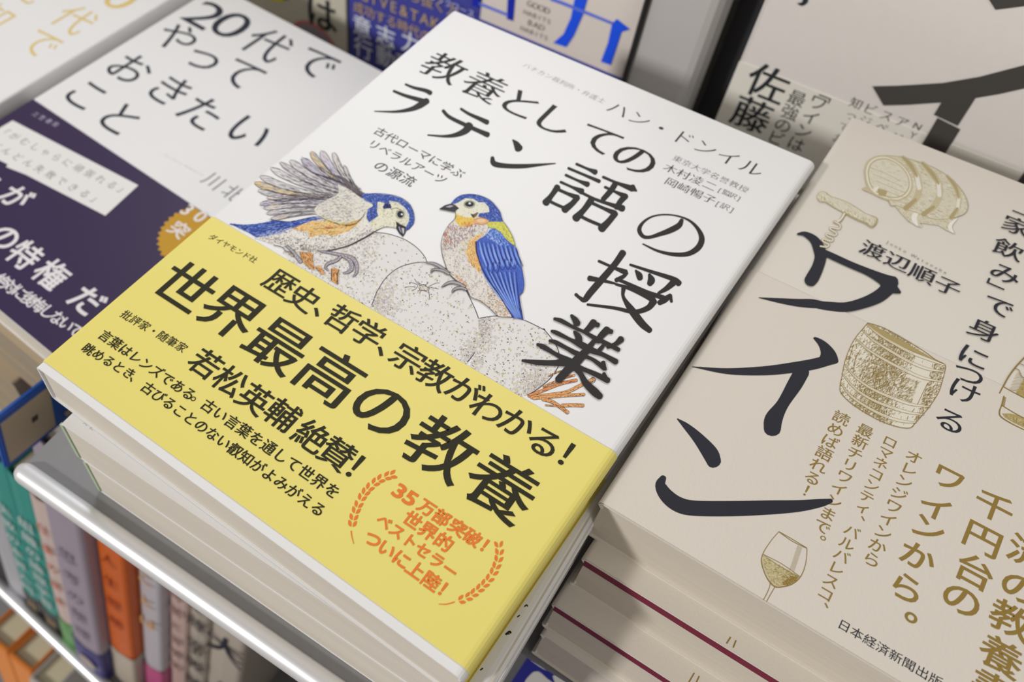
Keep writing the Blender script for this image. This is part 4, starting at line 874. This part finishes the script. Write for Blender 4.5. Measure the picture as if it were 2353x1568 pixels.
# ------------------------------------------------------------------ books standing face out against the back
YB = .268
def face_book(name, label, x0, x1, z0, z1, cover, rz=0, depth=.018, band=None, yb=YB):
    """book standing upright, front cover facing the shopper; origin at its foot"""
    t = empty(name, (x0, yb, z0), label, 'book', 'books standing face out at the back', rz)
    w = x1 - x0; h = z1 - z0
    for nm, me, m in (('front_cover', box_mesh(0, w, 0, .0007, 0, h, .0003), cover), ('page_block', box_mesh(.002, w - .001, .0008, depth - .0008, .001, h - .001), pages_w), ('back_cover', box_mesh(0, w, depth - .0007, depth, 0, h, .0003), cover), ('spine', box_mesh(-.0004, .0006, 0, depth, 0, h, .0002), cover)):
        link(nm, me, m, t, world=False)
    if band: link('paper_band', box_mesh(-.0006, w + .0003, -.0003, -.00002, 0, band[1]), band[0], t, world=False)
    bpy.context.view_layer.update(); m = t.matrix_world; X = m.to_3x3().col[0]
    return t, Plane(tuple(m.translation + m.to_3x3().col[1] * -.0004), tuple(X), (0, 0, 1))
ZB = -.115
beige_c = mat('beige_laminated_cover', alb(224, 211, 200), .4); i_c = mat('pale_fibre_cover', alb(226, 217, 208), .55, grain=.05); i_b = mat('ivory_paper_band', alb(226, 219, 206), .5)
deep_blue = mat('deep_blue_cover', alb(72, 74, 156), .4); straw_c = mat('straw_white_cover', alb(206, 198, 178), .5)
Kb = alb(44, 46, 48)
# floor of the back row
structure('trim_7', box_mesh(-.4, .45, .255, .30, ZB - .002, ZB), metal)
# far left: pale book with the red ringed picture
t, p = face_book('face_out_book', 'pale straw book with black lettering and a red ringed picture, leftmost of the face-out row', -.205, -.1100, ZB, .06, straw_c)
a = Art(p)
c = p.uv((722, 122))
for r_, col in ((.0185, alb(206, 120, 112)), (.0168, alb(150, 136, 140))): a.polyuv([(c[0] + r_ * math.cos(i * math.pi / 24), c[1] + r_ * math.sin(i * math.pi / 24)) for i in range(48)], col)
a.each((('は', 738, 30),), 22, Kb, bx=.012, by=.008); a.poly([(612, -6), (660, -6), (650, 6), (630, 4)], alb(226, 216, 90)); a.each((('る', 640, -40), ('こ', 690, -60)), 21, Kb, bx=.01)
a.build('cover_lettering', t)
# blue business book
t, p = face_book('face_out_book', 'deep blue book with gold and white lettering behind the bird book', -.1085, -.0330, ZB, .06, deep_blue, yb=YB + .001)
a = Art(p); GO = alb(196, 166, 120); WB2 = alb(224, 224, 240)
a.line('GIVE&TAKE', (836, -12), (1024, 62), 13.5, GO, .01, .002, sx=.95); a.line('成功する時代の', (824, 18), (978, 82), 8.2, GO, .006, 0); a.line('勝ち抜く力', (925, -20), (1040, 24), 9, GO, .004, 0)
a.each((('意', 832, 62), ('志', 886, 84), ('力', 944, 100)), 12.5, WB2, bx=.016, by=.01); a.each((('行', 835, 112), ('動', 886, 132), ('科', 930, 150)), 12.5, WB2, bx=.016, by=.01)
a.line('アダム・グラント', (850, -60), (1000, -10), 6, WB2)
a.build('cover_lettering', t)
# beige book with big blue strokes
t, p = face_book('face_out_book', 'beige book with broad bright blue strokes, left of the steel divider', -.0320, .0402, ZB, .07, beige_c, band=(deep_blue, .0570), yb=YB - .001)
a = Art(p); a.tile(760, 0, 2.936); BB = alb(34, 84, 236); B3 = alb(96, 116, 214); BN = alb(30, 44, 170)
a.poly([(955, -60), (1005, -60), (1000, 48), (955, 40)], BN); a.poly([(1195, -40), (1245, -40), (1230, 142), (1188, 128)], BN)
a.poly([(1650, -30), (1738, -30), (1700, 100), (1640, 240), (1588, 318), (1500, 290), (1570, 230), (1620, 120)], BB, 0)
a.poly([(1930, 128), (2018, 198), (1962, 215), (1925, 330), (1888, 440), (1822, 416), (1870, 290), (1898, 160)], BB, 0)
a.poly([(1480, -20), (1560, 8), (1900, 148), (1895, 166), (1560, 32), (1480, 4)], B3, 0); a.poly([(1000, 14), (1195, 92), (1195, 112), (1000, 34)], B3, 0)
for k, s_ in enumerate(('GOOD', 'HABITS', 'BAD', 'HABITS')):
    cx, cy = (1400, 1392, 1384, 1372)[k], (46, 112, 168, 222)[k]; w = {4: 66, 6: 88, 3: 44}[len(s_)]
    a.line(s_, (cx - w * .9, cy - w * .36), (cx + w * .9, cy + w * .36), 5.6, alb(122, 112, 112), -.006, -.01)
a.build('cover_lettering', t, label='blue brush strokes and grey lettering')
a = Art(p, .00008); a.line('アンジェラ・ダックワース', (895, -52), (1082, 30), 4.4, alb(196, 196, 226), 0, 0); a.build('band_lettering', t)
# big katakana book
t, p = face_book('face_out_book', 'pale book with an enormous black katakana character behind the wine book', .0818, .2300, ZB, .09, i_c, band=(i_b, .0832), yb=YB)
a = Art(p, .00002); KI = alb(72, 68, 64); a.tile(1553, 0, 2.936)
a.poly([(2075, -60), (2155, 66), (2500, 22), (2600, -60)], KI)
a.poly([(1325, 582), (1500, 578), (1800, 560), (2050, 518), (2349, 440), (2500, 395), (2500, 555), (2349, 597), (2180, 635), (2020, 662), (1900, 850), (1740, 775), (1790, 692), (1560, 708), (1400, 712)], KI)
a.poly([(1765, 795), (1918, 872), (1700, 1230), (1540, 1180)], KI); a.poly([(2400, 1090), (2500, 1150), (2320, 1420), (2200, 1380)], KI)
a.poly([(860, -20), (890, -20), (885, 18), (850, 40), (818, 22), (850, 15)], Kb, 3)
a.build('title_lettering', t)
a = Art(p, .00001); a.tile()
a.each((('佐', 1764, 192), ('藤', 1727, 264), ('優', 1690, 335)), 15.6, Kb, bx=.014, by=.004)
a.each((('ワ', 1880, 236), ('イ', 1863, 270), ('ン', 1846, 301), ('は', 1829, 331)), 6.8, Kb); a.each((('「', 1893, 214),), 7, Kb, rot=-90)
a.each((('最', 1831, 226), ('強', 1815, 258), ('の', 1799, 288), ('ビ', 1783, 317), ('ジ', 1768, 346)), 6.8, Kb)
for s_, q0, q1 in (('知っておく', (1967, 238), (1915, 345)), ('ビジネス', (1999, 251), (1965, 330)), ('スペイン', (2037, 266), (2005, 345)), ('アジア', (2072, 280), (2045, 350)), ('NYから', (2108, 290), (2080, 350))):
    a.line(s_, q0, q1, 4.6, alb(90, 84, 80), -.006, -.01, vert=True)
a.build('band_lettering', t)

# ------------------------------------------------------------------ steel divider between the face-out books
dv = [(.0412, .2700), (.0412, .2660)] + [(.0425, .2652), (.0640, .2652), (.0665, .2662), (.0682, .2690), (.0690, .2760)]
V = []; Fc = []
for z in (ZB, .12):
    for x, y in dv: V.append((x, y, z))
n = len(dv)
for i in range(n - 1): Fc.append((i, i + 1, n + i + 1, n + i))
me = mesh(V, Fc); o = structure('trim_8', me, panel_m, smooth=False)
sm = o.modifiers.new('thick', 'SOLIDIFY'); sm.thickness = .0012; sm.offset = -1
structure('gap_shade_a', box_mesh(.0692, .0812, .286, .29, ZB, .12), dark_m)  # dark sheet standing in for shade right of the divider
structure('gap_shade_b', box_mesh(.0405, .0412, .262, .29, ZB, .12), dark_m)  # thin dark sheet standing in for shade left of the divider

# ------------------------------------------------------------------ lower shelf: spines facing out, in a leaning frame
U = np.array([.0792, .1673, .9827]); U /= np.linalg.norm(U)
X0 = np.array([math.cos(math.radians(3.1)), math.sin(math.radians(3.1)), 0]); XO = X0 - U * (X0 @ U); XO /= np.linalg.norm(XO); YO = np.cross(U, XO)
MR = Matrix(((XO[0], YO[0], U[0]), (XO[1], YO[1], U[1]), (XO[2], YO[2], U[2])))
SP = Plane((-.06, -.01, -.28), XO, U)
def shelf_obj(t): t.rotation_euler = MR.to_euler(); bpy.context.view_layer.update()
FL = Plane(tuple(np.array([-.06, -.01, -.28]) - U * .080), tuple(XO), tuple(YO))
LASTX = -9
def spine_book(label, pxl, pxr, ybot, col, low=None, lowcol=None, marks=(), out=0, group='books standing spine out on the lower shelf', top=-.175, emblem=None):
    """upright book seen by its spine; pxl, pxr photo positions on its left and right spine edges near the foot"""
    ft = FL.uv(ybot); FP = Plane(tuple(FL.xyz((0, ft[1]), 0)), tuple(XO), tuple(U))
    a0 = FP.uv(pxl)[0]; a1 = FP.uv(pxr)[0]; zb_ = -.080; zt = .163 if a0 > -.030 else .097
    w = a1 - a0; global LASTX; a0 = max(a0, LASTX + .0004); LASTX = a1; w = a1 - a0; org = FP.xyz((a0, 0), out)
    t = empty('upright_book', tuple(org), label, 'book', group); shelf_obj(t); h = max(.12, zt - zb_)
    bl = min(.003, w * .25)
    m = mat('spine_' + '_'.join(str(int(c * 99)) for c in col), col, .45)
    me = strip_mesh([(0, .0), (0, 0)], 0, .1, .001) if False else None
    prof = [(0, .125), (0, bl)] + [(bl - bl * math.cos(an), bl - bl * math.sin(an)) for an in (.4, .8, 1.2)] + [(bl, 0), (w / 2, -.0008), (w - bl, 0)] + [(w - bl + bl * math.sin(an), bl - bl * math.cos(an)) for an in (.4, .8, 1.2)] + [(w, bl), (w, .125)]
    def shell(z0, z1, e):
        n = len(prof); V = []; cxm = w / 2
        for z in (z0, z1):
            for x, y in prof: V.append((x + (e if x > cxm else -e), y - (e if y < bl else 0), z))
        Fq = [(i, n + i, n + i + 1, i + 1) for i in range(n - 1)]
        return mesh(V, Fq)
    o = link('cover', shell(0, h, 0), m, t, world=False); s1 = o.modifiers.new('thick', 'SOLIDIFY'); s1.thickness = .0007; s1.offset = -1
    link('page_block', box_mesh(.0012, w - .0012, .004, .122, .001, h - .003), pages_w, t, world=False)
    if lowcol is not None:
        m2 = mat('spine_' + '_'.join(str(int(c * 99)) for c in lowcol), lowcol, .45)
        link('paper_band', shell(.0003, low, .0010), m2, t, world=False)
    mk = lambda: Art(Plane(tuple(np.array(t.matrix_world.translation) - YO * .0022), XO, U), 0.00002)
    k = 0
    for txt, z0, z1, em, c in marks:
        n_ = len(txt)
        a = mk()
        for i, ch in enumerate(txt): a.g(ch, (w / 2, z0 + (z1 - z0) * i / max(1, n_ - 1)), em, c, .01, .005)
        a.build('spine_lettering', t)
    if emblem: a = mk(); a.polyuv([(w / 2 + emblem[1] * math.cos(i * .52), emblem[0] + emblem[1] * math.sin(i * .52)) for i in range(12)], emblem[2]); a.build('spine_emblem', t)
    return t
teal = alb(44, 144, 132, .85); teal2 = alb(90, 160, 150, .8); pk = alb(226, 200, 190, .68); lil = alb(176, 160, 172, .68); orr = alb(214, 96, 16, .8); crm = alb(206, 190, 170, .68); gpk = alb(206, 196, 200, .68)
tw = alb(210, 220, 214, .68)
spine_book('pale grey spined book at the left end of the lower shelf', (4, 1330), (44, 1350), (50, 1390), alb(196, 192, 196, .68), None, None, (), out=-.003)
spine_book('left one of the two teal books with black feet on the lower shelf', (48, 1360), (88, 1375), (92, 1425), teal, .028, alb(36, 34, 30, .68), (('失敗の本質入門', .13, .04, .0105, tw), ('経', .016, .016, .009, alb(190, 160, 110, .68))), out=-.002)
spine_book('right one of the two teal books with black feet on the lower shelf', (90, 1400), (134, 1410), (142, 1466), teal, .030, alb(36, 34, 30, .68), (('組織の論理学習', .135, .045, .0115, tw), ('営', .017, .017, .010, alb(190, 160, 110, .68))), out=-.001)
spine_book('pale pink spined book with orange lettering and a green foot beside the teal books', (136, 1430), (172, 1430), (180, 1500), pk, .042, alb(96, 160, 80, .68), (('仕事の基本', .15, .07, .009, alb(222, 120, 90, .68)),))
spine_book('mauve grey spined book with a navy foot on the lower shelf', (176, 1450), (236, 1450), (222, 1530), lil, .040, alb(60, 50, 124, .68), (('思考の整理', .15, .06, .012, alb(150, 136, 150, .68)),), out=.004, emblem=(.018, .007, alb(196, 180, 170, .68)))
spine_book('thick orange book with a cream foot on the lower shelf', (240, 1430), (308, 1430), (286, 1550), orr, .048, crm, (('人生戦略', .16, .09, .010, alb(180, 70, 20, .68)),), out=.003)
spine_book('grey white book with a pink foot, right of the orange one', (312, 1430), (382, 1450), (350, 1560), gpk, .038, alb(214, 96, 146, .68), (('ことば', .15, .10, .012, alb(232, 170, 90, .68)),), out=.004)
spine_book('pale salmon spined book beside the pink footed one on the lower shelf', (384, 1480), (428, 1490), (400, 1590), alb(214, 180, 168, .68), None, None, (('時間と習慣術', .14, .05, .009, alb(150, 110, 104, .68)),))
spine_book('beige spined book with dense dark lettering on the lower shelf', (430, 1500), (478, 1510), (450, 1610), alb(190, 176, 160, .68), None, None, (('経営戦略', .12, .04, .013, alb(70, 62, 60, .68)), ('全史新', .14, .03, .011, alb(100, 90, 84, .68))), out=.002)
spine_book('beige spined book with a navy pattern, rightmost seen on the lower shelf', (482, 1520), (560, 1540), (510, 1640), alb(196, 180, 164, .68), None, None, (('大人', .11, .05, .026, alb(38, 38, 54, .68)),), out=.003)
# lower shelf board and its rail
LR = Plane(tuple(np.array([-.06, -.01, -.28]) - U * .0765), tuple(XO), tuple(YO))
la = LR.xyz(LR.uv((0, 1350)), 0); lb = LR.xyz(LR.uv((230, 1568)), 0); dl = (lb - la) / np.linalg.norm(lb - la)
A_ = la - dl * .14 - U * .0035 + YO * .001; B_ = lb + dl * .45 - U * .0035 + YO * .001
cs = [A_, B_, B_ + YO * .24, A_ + YO * .24]; cs = [tuple(c - U * h_) for h_ in (.0016, 0) for c in cs]
structure('trim_11', mesh(cs, [(0, 3, 2, 1), (4, 5, 6, 7), (0, 1, 5, 4), (1, 2, 6, 5), (2, 3, 7, 6), (3, 0, 4, 7)]), metal)
def shelf_mesh(me): me.transform(MR.to_4x4()); me.transform(Matrix.Translation(tuple(SP.xyz((0, 0), 0)))) ; return me
o = link('trim_12', tube(tuple(la - dl * .1), tuple(lb + dl * .2), .0040, 'rail', rail_m), rail_m, smooth=True); o['kind'] = 'structure'; o['label'] = 'lower bright steel shelf rail'
structure('wall_front', shelf_mesh(box_mesh(-.6, .5, .225, .23, -.45, .16)), mat('shelf_back_grey', (.2, .2, .2), .7))
# ------------------------------------------------------------------ books under the lower rail, seen from above
orc = mat('orange_cloth_cover', alb(220, 130, 50), .5)
def head_book(label, p0, p1, dpt, cov, pg, lvl=-.16):
    P = Plane(tuple(SP.xyz((0, lvl), 0)), tuple(XO), tuple(YO)); q = P.uv(p0); w = P.uv(p1)[0] - q[0]
    t = empty('upright_book', tuple(P.xyz(q, -.19)), label, 'book', 'books on the lowest tier'); shelf_obj(t)
    link('page_block', box_mesh(.002, w - .002, .002, dpt, .002, .186), pg, t, world=False)
    link('front_cover', box_mesh(0, .0018, 0, dpt + .002, 0, .19, .0005), cov, t, world=False); link('back_cover', box_mesh(w - .0018, w, 0, dpt + .002, 0, .19, .0005), cov, t, world=False)
    link('spine', box_mesh(0, w, -.0015, .0018, 0, .19, .0007), cov, t, world=False)
pg2 = mat('plain_cream_page_head', alb(218, 204, 170), .7)
head_book('cream topped book with a thin orange cover, upper one below the lower rail', (-34, 1452), (19, 1497), .12, orc, pg2)
head_book('orange hardback with cream page head in the bottom left corner', (22, 1500), (66, 1552), .12, orc, pg2)
head_book('grey white book beside the orange hardback in the bottom left corner', (69, 1556), (112, 1604), .12, mat('spine_grey', alb(196, 186, 176), .5), pg2)
structure('trim_13', box_mesh(-.7, .4, -.3, .3, -.71, -.70), metal)
# ------------------------------------------------------------------ blue case below the left stack
bc = empty('blue_book', (0, 0, 0), 'blue book with a cream cover panel and a dark dot, standing below the left stack', 'book')
BP = Plane(tuple(XO * -.052 + 0 * U), tuple(YO), tuple(U))
bq = [BP.uv(p) for p in ((15, 1080), (168, 1000), (150, 885), (-8, 965))]
y0, y1 = bq[0][0], bq[1][0] + .003; z0 = bq[0][1]; z1 = bq[3][1]
bc.location = tuple(BP.xyz((y0, z0), 0)); shelf_obj(bc)
hh = z1 - z0; ww = y1 - y0
bcm = mat('royal_blue_case', alb(30, 84, 170), .45)
link('cover', box_mesh(-.0022, 0, 0, ww, 0, hh, .0006), bcm, bc, world=False)
link('cover_panel', box_mesh(-.0002, .0003, .0022, ww * .70, .0028, hh - .0035), mat('cream_panel', alb(180, 164, 140), .6), bc, world=False, label='cream panel')
link('printed_dot', box_mesh(.0003, .0004, ww * .42, ww * .50, hh * .48, hh * .58), mat('dark_dot', alb(60, 56, 50), .6), bc, world=False, label='small dark dot')
bpy.data.objects.remove(_fo); bpy.data.curves.remove(_fc)
